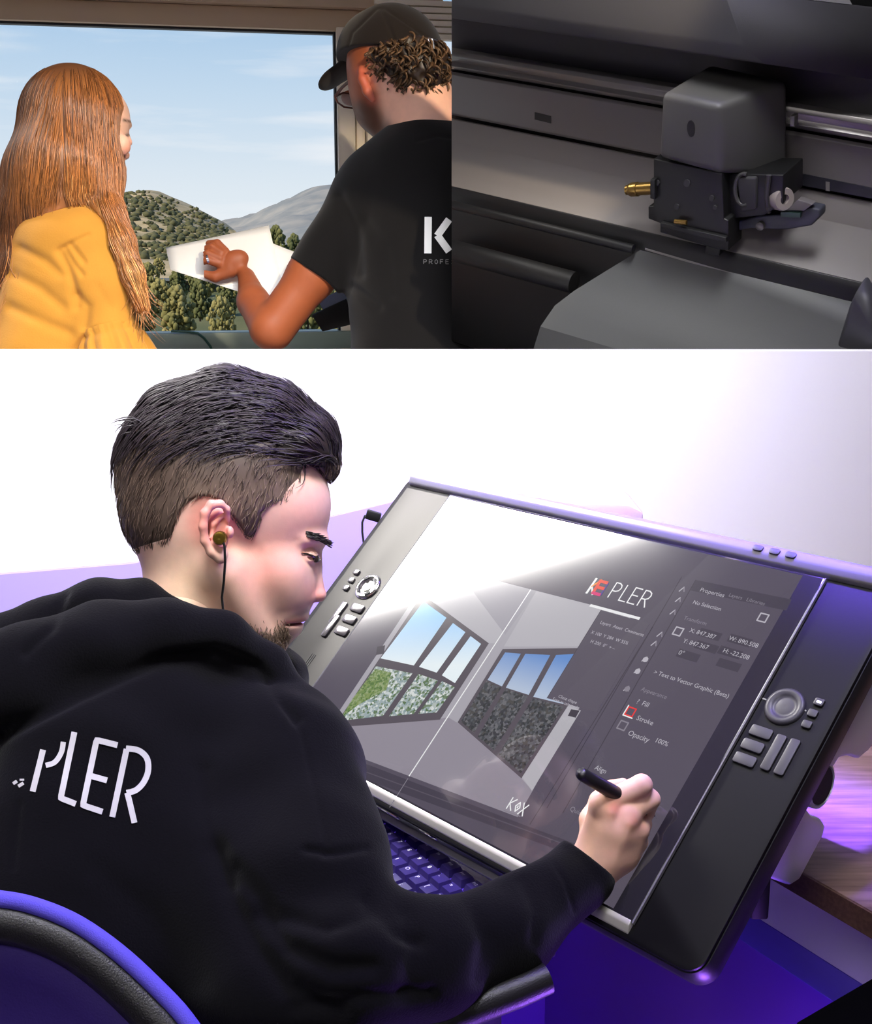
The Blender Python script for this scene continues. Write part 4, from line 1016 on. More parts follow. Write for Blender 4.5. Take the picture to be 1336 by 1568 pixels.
hd.ell(h(456, 954.5, 4), hr(22, 1.8, 40), 0.003, op='s')
hd.ell(h(484, 851, -27), hr(17, 11, 20), 0.008, op='s')
hd.ell(h(484, 851, 55), hr(17, 11, 20), 0.008, op='s')
hd.ell(h(472, 852, -20), hr(16, 12, 17), 0.004)
hd.ell(h(472, 852, 48), hr(16, 12, 17), 0.004)
hd.ell(h(482, 856, -34), hr(11, 2.2, 8), 0.002, op='s', R=rotz(12))
# ear
hd.ell(h(331, 812, -98), hr(19, 40, 12), 0.008)
hd.path([h(349, 796, -104), h(347, 780, -112), h(337, 772, -119), h(324, 773, -124), h(314, 786, -127), h(311, 806, -127), h(314, 828, -123), h(324, 845, -118), h(337, 855, -112)], [4 * S0, 5 * S0, 6 * S0, 6.5 * S0, 6.5 * S0, 6 * S0, 6 * S0, 7 * S0, 8 * S0], 0.003)
hd.path([h(338, 790, -110), h(327, 803, -113), h(325, 822, -112), h(332, 838, -111)], [4 * S0] * 4, 0.003)
hd.ell(h(340, 848, -110), hr(9, 11, 7), 0.004)
hd.ell(h(352, 815, -106), hr(6, 9, 8), 0.003)
hd.ell(h(339, 818, -114), hr(8, 13, 9), 0.004, op='s')
hd.ell(h(333, 784, -117), hr(9, 6, 6), 0.004, op='s')
def head_color(V):
    x, y = px_of(V); c = np.tile(np.array(lin((233, 190, 172))), (len(V), 1))
    c = blend(c, (224, 148, 134), 0.75 * blob(x, y, 405, 865, 55)); c = blend(c, (226, 158, 146), 0.5 * blob(x, y, 465, 795, 50))
    c = blend(c, (222, 138, 124), 0.7 * blob(x, y, 488, 912, 20)); c = blend(c, (234, 142, 128), 0.75 * blob(x, y, 325, 800, 42, 4))
    c = blend(c, (226, 196, 150), 0.5 * blob(x, y, 290, 900, 60))
    c = blend(c, (176, 96, 94), 0.85 * np.exp(-(poly_dist(x, y, [(440, 954), (466, 950)]) / 6) ** 2) + 0.0)
    bd = np.exp(-(poly_dist(x, y, [(395, 985), (412, 992), (428, 985), (434, 975)]) / 17) ** 4)
    c = blend(c, (104, 82, 66), 0.72 * bd * (0.8 + 0.2 * np.sin(x * 1.7) * np.sin(y * 1.9)))
    c = blend(c, (140, 108, 96), 0.5 * np.exp(-(poly_dist(x, y, [(440, 948), (470, 936)]) / 5) ** 2))
    c = blend(c, (150, 110, 96), 0.35 * np.exp(-(poly_dist(x, y, [(350, 940), (400, 985)]) / 22) ** 2))
    return c
# ---- right hand and forearm under the sleeve
HD = td(945, 1275) - 0.030
def g(x, y, dd=0.0): return cp(x, y, HD + dd)
SH = HD / F_PX
hnd = Sdf(cp(845, 1165, HD) - [0, 0, 0.07], cp(1025, 1400, HD) + [0.0, 0, 0.045], 0.0012)
hnd.cone(g(870, 1365, -0.018), g(918, 1318, -0.008), 36 * SH, 36 * SH, 0.004)
hnd.path([g(915, 1318, -0.006), g(938, 1270, -0.012)], [35 * SH, 36 * SH], 0.012)
hnd.path([g(925, 1300, -0.008), g(925, 1240, -0.014)], [30 * SH, 22 * SH], 0.014)          # index metacarpal side
hnd.path([g(945, 1300, -0.004), g(958, 1252, -0.014)], [30 * SH, 21 * SH], 0.012)
hnd.path([g(955, 1305, 0.0), g(977, 1272, -0.006)], [26 * SH, 17 * SH], 0.012)
for p0, p1, p2, p3, r0 in (((922, 1233, -0.018), (983, 1202, -0.014), (984, 1222, 0.012), (975, 1236, 0.024), 17.5), ((957, 1248, -0.018), (996, 1224, -0.004), (990, 1243, 0.014), (975, 1252, 0.024), 16.5), ((977, 1270, -0.008), (985, 1262, 0.006), (978, 1272, 0.020), (962, 1275, 0.026), 14.5), ((980, 1290, 0.0), (978, 1290, 0.012), (968, 1290, 0.022), (955, 1290, 0.027), 13)):
    hnd.path([g(*p0), g(*p1)], [r0 * SH * 1.02, r0 * SH * 0.93], 0.005)
    hnd.path([g(*p1), g(*p2), g(*p3)], [r0 * SH * 0.92, r0 * SH * 0.8, r0 * SH * 0.66], 0.002)
for x, y, dd in ((926, 1236, -0.024), (960, 1252, -0.022)): hnd.ell(g(x, y, dd), hr(13, 12, 9), 0.008)
hnd.path([g(908, 1300, 0.008), g(906, 1255, 0.014), g(918, 1226, 0.020)], [21 * SH, 17 * SH, 14 * SH], 0.01, kk=0.006)   # thumb ball
hnd.path([g(918, 1226, 0.020), g(936, 1208, 0.022), g(954, 1201, 0.026)], [15 * SH, 12.5 * SH, 10 * SH], 0.004)
for a, b in (((935, 1245), (918, 1305)), ((962, 1262), (935, 1320))):       # tendons
    hnd.cone(g(*a, -0.030), g(*b, -0.026), 3.5 * SH, 3 * SH, 0.008)
def hand_color(V):
    x, y = px_of(V); c = np.tile(np.array(lin((232, 184, 160))), (len(V), 1))
    c = blend(c, (226, 140, 114), 0.7 * blob(x, y, 940, 1236, 16)); c = blend(c, (224, 146, 120), 0.6 * blob(x, y, 972, 1258, 15))
    c = blend(c, (224, 176, 178), 0.5 * blob(x, y, 990, 1205, 30)); return c
arm_sdf = Sdf(cp(150, 880, 1.4) - [0.05, 0.02, 0.4], cp(960, 1600, 1.2) + [0, 0.02, 0.15], 0.006)
arm_sdf.path([cp(285, 960, 1.26), cp(240, 1150, 1.22), cp(150, 1500, 1.13)], [0.055, 0.07, 0.08], 0.03)
arm_sdf.path([cp(260, 1080, 1.2), cp(430, 1160, 1.14), cp(540, 1470, 0.99), cp(760, 1430, 1.05), cp(885, 1350, HD - 0.014)], [0.06, 0.045, 0.036, 0.032, 0.024], 0.02)
def all_color(V):
    x, y = px_of(V); c1, c2 = head_color(V), hand_color(V); m_ = (x > 800)[:, None]; return np.where(m_, c2, c1)
body = hd.build('body', M_skin, designer, color=all_color, more=[hnd, arm_sdf])
# eye and brow
M_eye = mat('eye_dark', (46, 38, 34), 0.2, coat=0.6)
MB().lathe([(0, -0.004), (0.003, -0.0035), (0.0042, 0), (0.003, 0.0035), (0, 0.004)], cam2world(h(484, 855.5, -25)), None, 12).build('eye', M_eye, designer, smooth=True)
M_hair = mat('brown_hair', (70, 58, 52), 0.5, spec=0.5, attr='tint')
rs = np.random.RandomState(11)
n_ = 170; t_ = rs.uniform(0, 1, n_)
bx = 468 + 34 * t_; by = 818 + 14 * t_ ** 1.6 + rs.uniform(-5, 4, n_)
base = []
for i in range(n_):
    hp_, hn_ = rayhit(body, bx[i], by[i])
    base.append(world2cam(hp_) if hp_ is not None else h(bx[i], by[i], -30))
base = np.array(base) + np.array([0, 0, -0.0008]); step_ = np.linspace(0, 1, 5)[None, :, None]
brow = base[:, None, :] + step_ * np.stack([rs.uniform(6, 11, n_) * S0, rs.uniform(0, 5, n_) * S0, rs.uniform(-1, 2, n_) * S0], 1)[:, None, :]
strands_mesh('eyebrow', brow, 0.0008, M_hair, designer, cols=np.tile(lin((44, 34, 32)), (n_, 1)))
la = []
for x, y in ((462, 847), (470, 848), (478, 851), (486, 855), (491, 858)):
    p, n2 = rayhit(body, x, y); la.append((p if p is not None else at(x, y, D0 - 20 * S0)) + (CAM - p).normalized() * 0.0006)
MB().tube(la, [0.0006, 0.0011, 0.0014, 0.0013, 0.0006], 6).build('eyelashes', M_eye, designer, smooth=True)
# short beard on the chin
sd = []
for k in range(1500):
    a = rs.uniform(0, 1); x = 380 + 58 * a + rs.normal() * 5; y = 974 + 18 * math.sin(a * 3.0) + rs.normal() * 10 - 8 * a
    p, n2 = rayhit(body, x, y)
    if p is not None: sd.append(world2cam(p))
sd = np.array(sd); dirs = np.stack([rs.uniform(-3, 4, len(sd)), rs.uniform(3, 9, len(sd)), rs.uniform(-4, 0, len(sd))], 1) * S0
strands_mesh('beard', sd[:, None, :] + step_ * dirs[:, None, :], 0.00035, M_hair, designer, cols=np.array(lin((96, 76, 60)))[None] * rs.uniform(0.6, 1.5, (len(sd), 1)))
# ---- hair
ha = Sdf(cp(165, 550, D0) - [0, 0, 0.14], cp(560, 900, D0) + [0, 0, 0.12], 0.0016)
ha.ell(h(338, 738, 8), hr(159, 137, 108), 0.0, rotz(8))
ha.ell(h(285, 795, 8), hr(92, 82, 90), 0.02)
ha.path([h(497, 712, 12), h(470, 674, 12), h(415, 640, 10), h(345, 622, 8), h(270, 648, 8), h(228, 692, 8)], [24 * S0, 40 * S0, 50 * S0, 52 * S0, 50 * S0, 36 * S0], 0.02)
for x, y, r in ((470, 682, 40), (400, 650, 52), (330, 645, 56), (262, 680, 50)):
    ha.ell(h(x, y, 8), hr(r, r * 0.8, 72), 0.02)
hairline = [(398, 826), (388, 820), (378, 800), (366, 786), (350, 770), (340, 762), (322, 762), (303, 772), (292, 790), (286, 812), (274, 850), (264, 866), (236, 864), (205, 855), (150, 790), (150, 540), (570, 540), (570, 740), (512, 750), (503, 736), (488, 716), (470, 706), (467, 740), (462, 760), (448, 773), (428, 770), (412, 785), (405, 812)]
ha.polyclip(hairline, D0, 0.004)
ha.ell(h(329, 812, -104), hr(24, 46, 40), 0.003, op='s')
def hair_color(V):
    x, y = px_of(V); c = np.tile(np.array(lin((84, 68, 58))), (len(V), 1))
    topw = 1 / (1 + np.exp((y - (668 + 0.16 * (x - 330))) / 12)); c = blend(c, (40, 32, 36), topw)
    side = np.exp(-(poly_dist(x, y, [(300, 760), (370, 770), (440, 760)]) / 28) ** 2); c = blend(c, (132, 112, 98), 0.6 * side * (1 - topw)); return c
hair = ha.build('hair', M_hair, designer, color=hair_color, sculpt=lambda V, Fq: V)
V_h, _ = ha.surface()
xh, yh = px_of(V_h)
def side_dir(p, t): return np.tile([-0.35, 1.0, 0.0], (len(p), 1))
sel = (yh > 668 + 0.16 * (xh - 330))
ids = np.where(sel)[0][rs.randint(sel.sum(), size=5200)]
sp_ = V_h[ids]
Pth = grow(ha, sp_, side_dir, 6, 2.6 * S0 * rs.uniform(0.7, 1.3, len(sp_)), 0.0002, 0.0022, rs, 0.22)
cs_ = hair_color(sp_) * rs.uniform(0.35, 2.1, (len(sp_), 1))
strands_mesh('short_hair', Pth, 0.00042, M_hair, designer, cols=cs_)
def top_dir(p, t):
    x, y = px_of(p); d = np.stack([-np.ones(len(p)), -0.35 + 0.9 * np.clip((430 - x) / 200, -0.4, 1.6), 0.0 * x], 1); d[:, 1] += 0.5 * t; return d
sel = (yh < 690 + 0.16 * (xh - 330))
ids = np.where(sel)[0][rs.randint(sel.sum(), size=1500)]; sp_ = V_h[ids]
Pth = grow(ha, sp_, top_dir, 12, 7.5 * S0 * rs.uniform(0.6, 1.2, len(sp_)), 0.0, 0.006, rs, 0.16)
strands_mesh('top_hair', Pth, 0.0008, M_hair, designer, cols=np.array(lin((38, 30, 34)))[None] * rs.uniform(0.6, 1.9, (len(sp_), 1)))
# loose locks standing off the crown
lk = []
for k in range(90):
    x0_, y0_ = rs.uniform(215, 370), 0; y0_ = np.interp(x0_, [215, 265, 332, 370], [660, 612, 592, 596]) + rs.uniform(-4, 16); L_ = rs.uniform(24, 62); z0_ = rs.uniform(-60, 60)
    a0_ = rs.uniform(-2.6, -1.7); pts = [np.array([x0_, y0_, z0_])]; a_ = a0_
    for i in range(9):
        a_ -= rs.uniform(0.12, 0.3); pts.append(pts[-1] + np.array([math.cos(a_), math.sin(a_) * 0.75, 0.1]) * L_ / 9)
    lk.append([h(*p) for p in pts])
strands_mesh('loose_hair', np.array(lk), 0.0009, M_hair, designer, cols=np.tile(lin((34, 27, 32)), (90, 1)))

# ---- hooded sweatshirt
def pr(x, d): return x * d / F_PX
ho = Sdf(cp(-230, 1000, 1.0) - [0, 0.18, 0.26], cp(960, 1700, 1.12) + [0, 0.02, 0.42], 0.0028)
ho.cone(cp(210, 1130, 1.19), cp(110, 1560, 1.10), pr(200, 1.15), pr(240, 1.05), 0.03, flat=((0, 0, 1), 1.25))
ho.cone(cp(150, 1180, 1.14), cp(80, 1480, 1.06), pr(165, 1.15), pr(190, 1.05), 0.04)
ho.cone(cp(-60, 1120, 1.20), cp(410, 1130, 1.19), pr(90, 1.2), pr(86, 1.17), 0.05)
ho.ell(cp(425, 1165, 1.155), (pr(112, 1.15), pr(104, 1.15), 0.075), 0.04, rotz(25))
ho.path([cp(450, 1190, 1.14), cp(478, 1330, 1.06), cp(530, 1480, 0.985)], [pr(100, 1.14), pr(106, 1.07), pr(98, 0.99)], 0.04)
ho.path([cp(540, 1485, 0.985), cp(650, 1470, 1.01), cp(770, 1432, 1.055), cp(888, 1336, HD - 0.012)], [pr(92, 0.98), pr(80, 1.01), pr(68, 1.06), pr(50, 1.13)], 0.03)
ho.cone(cp(300, 1300, 1.11), cp(420, 1500, 1.02), pr(120, 1.1), pr(120, 1.02), 0.05)
# hood lying over the shoulders
ho.path([cp(-90, 1075, 1.07), cp(40, 1030, 1.10), cp(150, 985, 1.125), cp(255, 966, 1.14), cp(340, 978, 1.155), cp(405, 1022, 1.18), cp(455, 1082, 1.205)], [pr(74, 1.07), pr(74, 1.1), pr(62, 1.12), pr(46, 1.14), pr(38, 1.15), pr(33, 1.18), pr(24, 1.2)], 0.012)
ho.path([cp(-40, 1000, 1.2), cp(70, 965, 1.21), cp(150, 928, 1.22), cp(215, 925, 1.225), cp(280, 946, 1.215)], [pr(55, 1.2), pr(42, 1.2), pr(42, 1.22), pr(36, 1.22), pr(26, 1.2)], 0.014)
ho.path([cp(130, 930, 1.27), cp(200, 930, 1.36), cp(320, 960, 1.40), cp(430, 1010, 1.36), cp(452, 1060, 1.28)], [pr(36, 1.27)] * 4 + [pr(26, 1.3)], 0.012)
# neck opening and cuff opening
ho.cone(cp(300, 860, 1.285), cp(285, 960, 1.27), pr(80, 1.27), pr(76, 1.27), 0.01, op='s')
ho.half(cp(901, 1320, HD - 0.01), (62, -72, 30), 0.002)
ho.path([cp(866, 1357, HD - 0.016), cp(896, 1327, HD - 0.012)], [pr(47, 1.12), pr(49, 1.12)], 0.004)
ho.half(cp(903, 1318, HD - 0.01), (62, -72, 30), 0.002)
ho.noise(0.0016, 0.09, 4)
creases = [([(432, 1075), (462, 1120), (478, 1190), (500, 1290), (498, 1310)], 0.0022, 5), ([(0, 1128), (120, 1066), (250, 1010), (330, 998), (395, 1022), (455, 1100)], 0.006, 10),
           ([(330, 1300), (350, 1370), (390, 1450), (440, 1510), (520, 1550)], 0.007, 18), ([(400, 1400), (440, 1450), (510, 1480), (570, 1480)], 0.006, 15), ([(470, 1300), (510, 1306), (560, 1298)], 0.004, 7), ([(360, 1330), (420, 1400), (500, 1420), (560, 1400)], 0.005, 14),
           ([(310, 1180), (318, 1260), (345, 1350)], 0.005, 16), ([(620, 1400), (640, 1450), (625, 1520)], 0.004, 16), ([(560, 1380), (610, 1430), (640, 1440)], 0.004, 12), ([(720, 1385), (745, 1440), (735, 1500)], 0.0035, 14), ([(800, 1350), (822, 1395), (818, 1440)], 0.003, 10),
           ([(100, 905), (80, 960), (40, 1000)], 0.004, 8), ([(20, 1330), (25, 1270), (30, 1230)], 0.002, 5), ([(450, 1545), (560, 1525), (660, 1520)], 0.004, 12), ([(842, 1312), (866, 1350), (880, 1395)], 0.0015, 4), ([(150, 1330), (230, 1400), (300, 1500)], 0.003, 22)]
M_cloth = mat('black_sweatshirt_fleece', (11, 10, 14), 0.95, spec=0.08, bump=0.35, bscale=500, sheen=0.06, var=0.15, vscale=400)
hoodie = ho.build('hooded_sweatshirt', M_cloth, designer, sculpt=creaser(creases))
# print on the back: letters partly under the hood
M_print = mat('grey_print', (196, 193, 194), 0.7)
def arcp(pts, k=5):
    P = [np.array(p, float) for p in pts]; out = []
    for i in range(len(P) - 1):
        p0, p1, p2, p3 = P[max(i - 1, 0)], P[i], P[i + 1], P[min(i + 2, len(P) - 1)]
        out += [tuple(0.5 * ((2 * p1) + (p2 - p0) * t + (2 * p0 - 5 * p1 + 4 * p2 - p3) * t * t + (3 * p1 - p0 - 3 * p2 + p3) * t ** 3)) for t in np.linspace(0, 1, k, endpoint=False)]
    return out + [tuple(P[-1])]
LT = [([(50, 1212), (66, 1148)], 9), (arcp([(70, 1172), (84, 1167), (94, 1152), (97, 1136)]), 8), ([(114, 1121), (93, 1222), (116, 1231)], 9), ([(180, 1141), (148, 1133), (127, 1233), (157, 1243)], 9), ([(139, 1188), (164, 1195)], 9),
      ([(172, 1251), (194, 1147)], 9), (arcp([(193, 1146), (212, 1149), (225, 1161), (227, 1180), (220, 1198), (208, 1210), (194, 1214)]), 9), (arcp([(195, 1214), (199, 1230), (206, 1260)]), 9), ([(20, 1200), (26, 1196)], 5), ([(28, 1204), (36, 1199)], 5), ([(30, 1194), (37, 1194)], 3)]
decal('chest_print', LT, hoodie, M_print, hoodie, lift=0.0012)
# ---- trousers and shoes below the desk
Fd = Vector((0.747, 0.665, 0)); Sd = Vector((0.665, -0.747, 0)); hipc = Vector((-0.36, 1.03, 0.565))
wc = lambda v: world2cam(np.array(v))
tr = Sdf(np.array([-0.75, 0.0, 0.75]), np.array([0.45, 1.35, 2.1]), 0.009)
sh_ = []
for sg in (-1, 1):
    hp_ = hipc + Sd * 0.09 * sg; kn = hp_ + Fd * 0.42 + Vector((0, 0, 0.0)); an = kn + Fd * 0.03 - Vector((0, 0, 0.46))
    tr.path([wc(hp_), wc(kn), wc(an)], [0.088, 0.064, 0.048], 0.03, kk=0.02); sh_.append(an)
tr.path([wc(hipc + Vector((0, 0, 0.02))), wc(hipc + Vector((0, 0, 0.14)))], [0.13, 0.13], 0.04)
tr.build('trousers', mat('dark_denim', (22, 24, 34), 0.85, bump=0.2, bscale=500), designer)
for an in sh_:
    q = Sdf(wc(an + Fd * 0.08) - 0.22, wc(an + Fd * 0.08) + 0.22, 0.006)
    q.cone(wc(an + Vector((0, 0, -0.05))), wc(an + Fd * 0.17 + Vector((0, 0, -0.065))), 0.045, 0.04, 0.01); q.cone(wc(an), wc(an + Vector((0, 0, -0.05))), 0.05, 0.045, 0.02)
    q.build('shoe', mat('black_shoe', (16, 16, 17), 0.6), designer)
# ---- earphone
ear_t = empty('earphone', at(337, 825, D0 - 116 * S0)); tag(ear_t, 'gold in-ear earphone with thin black cable in the ear of the seated person', 'earphone')
MB().lathe([(0, -0.006), (0.005, -0.006), (0.0075, -0.002), (0.0072, 0.002), (0.006, 0.0045), (0.003, 0.005), (0, 0.0045)], at(337, 824, D0 - 122 * S0), (-AZ).to_track_quat('Z', 'Y').to_matrix(), 20).build('earbud', mat('olive_gold_metal', (122, 98, 34), 0.25, metal=0.8), ear_t, smooth=True)
MB().tube([at(x, y, D0 - dz * S0) for x, y, dz in ((340, 824, 126), (344, 836, 127), (345, 860, 124), (343, 890, 118), (340, 915, 110), (342, 935, 108), (346, 960, 112))], 0.0013, 8).build('cable', mat('black_rubber', (10, 10, 11), 0.5), ear_t, smooth=True)
# ---- pen
tip = tl(*tp(1004, 1250, GZ), GZ); back = at(887, 1183, 1.085)
ax_ = (back - tip); L_ = ax_.length; R5 = ax_.normalized().to_track_quat('Z', 'Y').to_matrix()
stylus = MB().lathe([(0.0, 0.0), (0.0008, 0.001), (0.002, 0.006), (0.0045, 0.014), (0.0068, 0.03), (0.0072, L_ * 0.45), (0.0066, L_ * 0.8), (0.0062, L_ - 0.004), (0.005, L_ - 0.0012), (0, L_)], tip, R5, 24).build('stylus', mat('black_pen_rubber', (24, 22, 26), 0.45, coat=0.2), smooth=True, angle=60)
tag(stylus, 'black drawing stylus held in the right hand over the screen', 'stylus')
# ================================================================== the two people at the window
def rig(D):
    S = D / F_PX
    return (lambda x, y, dz=0.0: cp(x, y, D + dz * S)), (lambda *r: np.array(r) * S), S
# ---------------------------------------------------------------- man with the cap
DM = 2.58; m_, mr, SM = rig(DM)
man = empty('person', (at(650, 500, DM).x, at(650, 500, DM).y, 0.0))
tag(man, 'person in black t-shirt and black cap holding out a white sheet by the window', 'person')
M_skin2 = mat('tanned_skin', (205, 140, 104), 0.5, spec=0.35, sss=0.08, bump=0.05, bscale=400, attr='tint', var=0.04, vscale=60)
sk = Sdf(cp(290, 60, DM) - [0, 0, 0.20], cp(905, 640, DM) + [0, 0, 0.34], 0.0030)
sk.ell(m_(606, 100, 20), mr(76, 84, 74), 0.01)
sk.ell(m_(582, 145, 40), mr(42, 56, 50), 0.03)
sk.path([m_(562, 128, 56), m_(574, 170, 52), m_(596, 202, 42)], [28 * SM, 26 * SM, 24 * SM], 0.02)
sk.ell(m_(536, 150, 92), mr(14, 12, 12), 0.012)
sk.cone(m_(640, 130, 8), m_(655, 235, 0), 50 * SM, 60 * SM, 0.03)
sk.path([m_(553, 108, -30), m_(556, 122, -34), m_(563, 140, -34), m_(571, 152, -28)], [5 * SM, 7 * SM, 7 * SM, 5 * SM], 0.006)
# torso and arms
sk.cone(m_(660, 300, 20), m_(665, 560, 20), 95 * SM, 105 * SM, 0.06, flat=((0, 0, 1), 1.2))
sk.path([m_(560, 300, 20), m_(480, 418, 22), m_(418, 504, 22)], [40 * SM, 35 * SM, 33 * SM], 0.03)
sk.path([m_(414, 502, 22), m_(388, 462, 70), m_(378, 424, 112)], [32 * SM, 25 * SM, 14 * SM], 0.012)
sk.path([m_(776, 300, 95), m_(800, 430, 104), m_(690, 500, 170), m_(560, 492, 170)], [40 * SM, 34 * SM, 28 * SM, 20 * SM], 0.03)
sk.ell(m_(357, 401, 118), mr(27, 18, 14), 0.022, rotz(-25))
for fp in ([(340, 388, 112), (325, 378, 112), (312, 382, 118), (306, 388, 124)], [(338, 396, 110), (318, 388, 108), (307, 394, 116), (304, 400, 124)], [(336, 404, 110), (318, 398, 106), (307, 402, 112)], [(345, 385, 116), (333, 372, 118), (320, 373, 124)]):
    sk.path([m_(*p) for p in fp], [7.2 * SM, 6.4 * SM, 5.6 * SM, 4.8 * SM][:len(fp)], 0.003, kk=0.001)
sk.path([m_(352, 415, 118), m_(330, 424, 116), m_(306, 418, 114)], [12 * SM, 8 * SM, 6 * SM], 0.008)
def man_color(V):
    x, y = px_of(V); c = np.tile(np.array(lin((156, 84, 50))), (len(V), 1))
    c = blend(c, (236, 184, 160), np.clip((230 - y) / 20, 0, 1) * np.clip((x - 560) / 30, 0, 1))  # light falling on the nape is put into the skin colour
    c = blend(c, (70, 42, 30), 0.9 * np.exp(-(poly_dist(x, y, [(560, 172), (574, 200), (592, 212)]) / 24) ** 4))
    c = blend(c, (206, 104, 84), 0.7 * np.exp(-(poly_dist(x, y, [(553, 108), (571, 152)]) / 9) ** 2)); return c
man_body = sk.build('body', M_skin2, man, color=man_color)
# t-shirt
ts = Sdf(cp(440, 180, DM) - [0, 0, 0.20], cp(905, 640, DM) + [0, 0, 0.26], 0.0034)
ts.path([m_(556, 312, 16), m_(478, 424, 22)], [52 * SM, 44 * SM], 0.0)
ts.half(m_(480, 420, 22), (-62, 96, 0), 0.003)
ts.cone(m_(655, 300, 10), m_(660, 600, 10), 118 * SM, 126 * SM, 0.06, flat=((0, 0, 1), 1.12))
ts.cone(m_(575, 300, 14), m_(775, 292, 70), 46 * SM, 46 * SM, 0.06)
ts.path([m_(640, 238, 10), m_(575, 282, 12)], [40 * SM, 40 * SM], 0.05)
ts.path([m_(680, 238, 14), m_(760, 280, 66)], [40 * SM, 42 * SM], 0.05)
ts.path([m_(780, 310, 90), m_(806, 440, 104)], [50 * SM, 44 * SM], 0.04)
ts.cone(m_(652, 180, 6), m_(655, 222, 2), 50 * SM, 48 * SM, 0.012, op='s')
ts.noise(0.0018, 0.16, 8)
M_tee = mat('black_cotton', (15, 14, 15), 0.9, spec=0.15, bump=0.2, bscale=600, sheen=0.1)
tee = ts.build('t_shirt', M_tee, man, sculpt=creaser([([(520, 300), (545, 350), (550, 420)], 0.006, 9), ([(560, 340), (590, 380), (600, 450)], 0.004, 10), ([(540, 440), (580, 470)], 0.005, 8), ([(640, 215), (670, 208), (700, 212)], 0.002, 3)]))
M_wp = mat('white_shirt_print', (232, 232, 230), 0.7); M_gp = mat('grey_shirt_print', (110, 108, 108), 0.7)
decal('back_print', [([(656, 332), (655.5, 388)], 11), ([(688, 336), (670, 361)], 11), ([(670, 360), (688, 385)], 11), ([(698, 336), (697, 386)], 9), ([(700, 340), (722, 341)], 9), ([(700, 383), (722, 384)], 9)], tee, M_wp, tee, lift=0.002)
LS = dict(LET); LS['O'] = [[(0.3, 0), (0.05, 0.25), (0.05, 0.75), (0.3, 1), (0.55, 0.75), (0.55, 0.25), (0.3, 0)]]; LS['F'] = [[(0.55, 1), (0, 1), (0, 0)], [(0, 0.52), (0.48, 0.52)]]; LS['S'] = [[(0.55, 0.9), (0.3, 1), (0.05, 0.78), (0.5, 0.3), (0.3, 0), (0.02, 0.1)]]
pl_ = []
for i, ch in enumerate('PROFES'):
    for pts in LS[ch]: pl_.append(([(649 + i * 8.5 + a * 8, 404 - b * 6.5) for a, b in pts], 1.0))
decal('small_back_print', pl_, tee, M_gp, tee, lift=0.002, sub=2.0)
# cap
cs = Sdf(cp(470, 0, DM) - [0, 0.03, 0.17], cp(700, 150, DM) + [0, 0, 0.24], 0.0026)
cs.ell(m_(600, 92, 22), mr(82, 82, 82), 0.0)
cs.ell(m_(562, 88, 36), mr(46, 60, 60), 0.02)
cs.half(m_(600, 92, 0), (-0.16, 1.0, 0.02), 0.003)
cs.ell(m_(640, 84, -58), mr(20, 15, 16), 0.004, op='s')
capo = cs.build('cap', mat('black_cap_cotton', (30, 24, 22), 0.85, spec=0.2, bump=0.2, bscale=500, sheen=0.15), man, sculpt=creaser([([(583, 12), (600, 50), (612, 84)], 0.003, 3), ([(588, 12), (630, 40), (664, 66)], 0.002, 2.5), ([(578, 13), (540, 50), (528, 90)], 0.002, 2.5)]))
MB().lathe([(0, -0.003), (0.010, -0.002), (0.009, 0.003), (0.004, 0.006), (0, 0.006)], cam2world(m_(586, 11, 22)), None, 16).build('cap_button', MATS['black_cap_cotton'], capo, smooth=True)
br = Sdf(cp(470, 80, DM) - [0, 0.02, 0.02], cp(560, 160, DM) + [0, 0, 0.24], 0.0026)
br.cone(m_(534, 104, 70), m_(512, 118, 78), 34 * SM, 30 * SM, 0.0, flat=((0.62, 0.95, -0.12), 4.2))
br.build('cap_brim', MATS['black_cap_cotton'], capo)
strap = [cam2world(m_(x, y, dz)) for x, y, dz in ((628, 76, -66), (645, 74, -64), (660, 70, -50), (668, 66, -34))]
MB().tube(strap, 0.009, 8).build('cap_strap', mat('cap_strap_black', (26, 22, 20), 0.7), capo, smooth=True)
bk_ = [cam2world(m_(x, y, -66)) for x, y in ((656, 60), (662, 60), (665, 75), (659, 76), (656, 60))]
MB().tube(bk_, 0.0022, 6).build('cap_buckle', mat('steel_buckle', (200, 200, 200), 0.25, metal=0.9), capo, smooth=True)
# curly hair under the cap
hs = Sdf(cp(550, 60, DM) - [0, 0, 0.17], cp(700, 180, DM) + [0, 0, 0.24], 0.0028)
hs.ell(m_(620, 100, 12), mr(70, 60, 84), 0.0)
hs.ell(m_(646, 116, -4), mr(44, 44, 62), 0.02)
hs.polyclip([(562, 92), (600, 90), (632, 82), (672, 76), (692, 84), (692, 150), (676, 150), (664, 160), (640, 158), (612, 148), (590, 128), (572, 118)], DM, 0.006)
hs.noise(0.003, 0.03, 3)
M_hair2 = mat('brown_curly_hair', (66, 48, 34), 0.45, spec=0.5, attr='tint')
mh = hs.build('hair', M_hair2, man, color=lambda V: np.tile(lin((44, 32, 22)), (len(V), 1)))
Vh, _ = hs.surface(); rs = np.random.RandomState(21); sel = Vh[rs.randint(len(Vh), size=1100)]
cur = []
for p in sel:
    a0 = rs.uniform(0, 6.28); q = p.copy(); pts = []; rr = rs.uniform(2.5, 5.5) * SM; ph = rs.uniform(0, 6.28)
    for i in range(10):
        t = i / 9; pts.append(p - np.array([0, 0, 0.001]) + np.array([rr * math.cos(ph + 4.0 * t) - rr * math.cos(ph), 12 * SM * t + rr * 0.6 * math.sin(ph + 4 * t), -6 * SM * math.sin(3.1 * t)]))
    cur.append(pts)
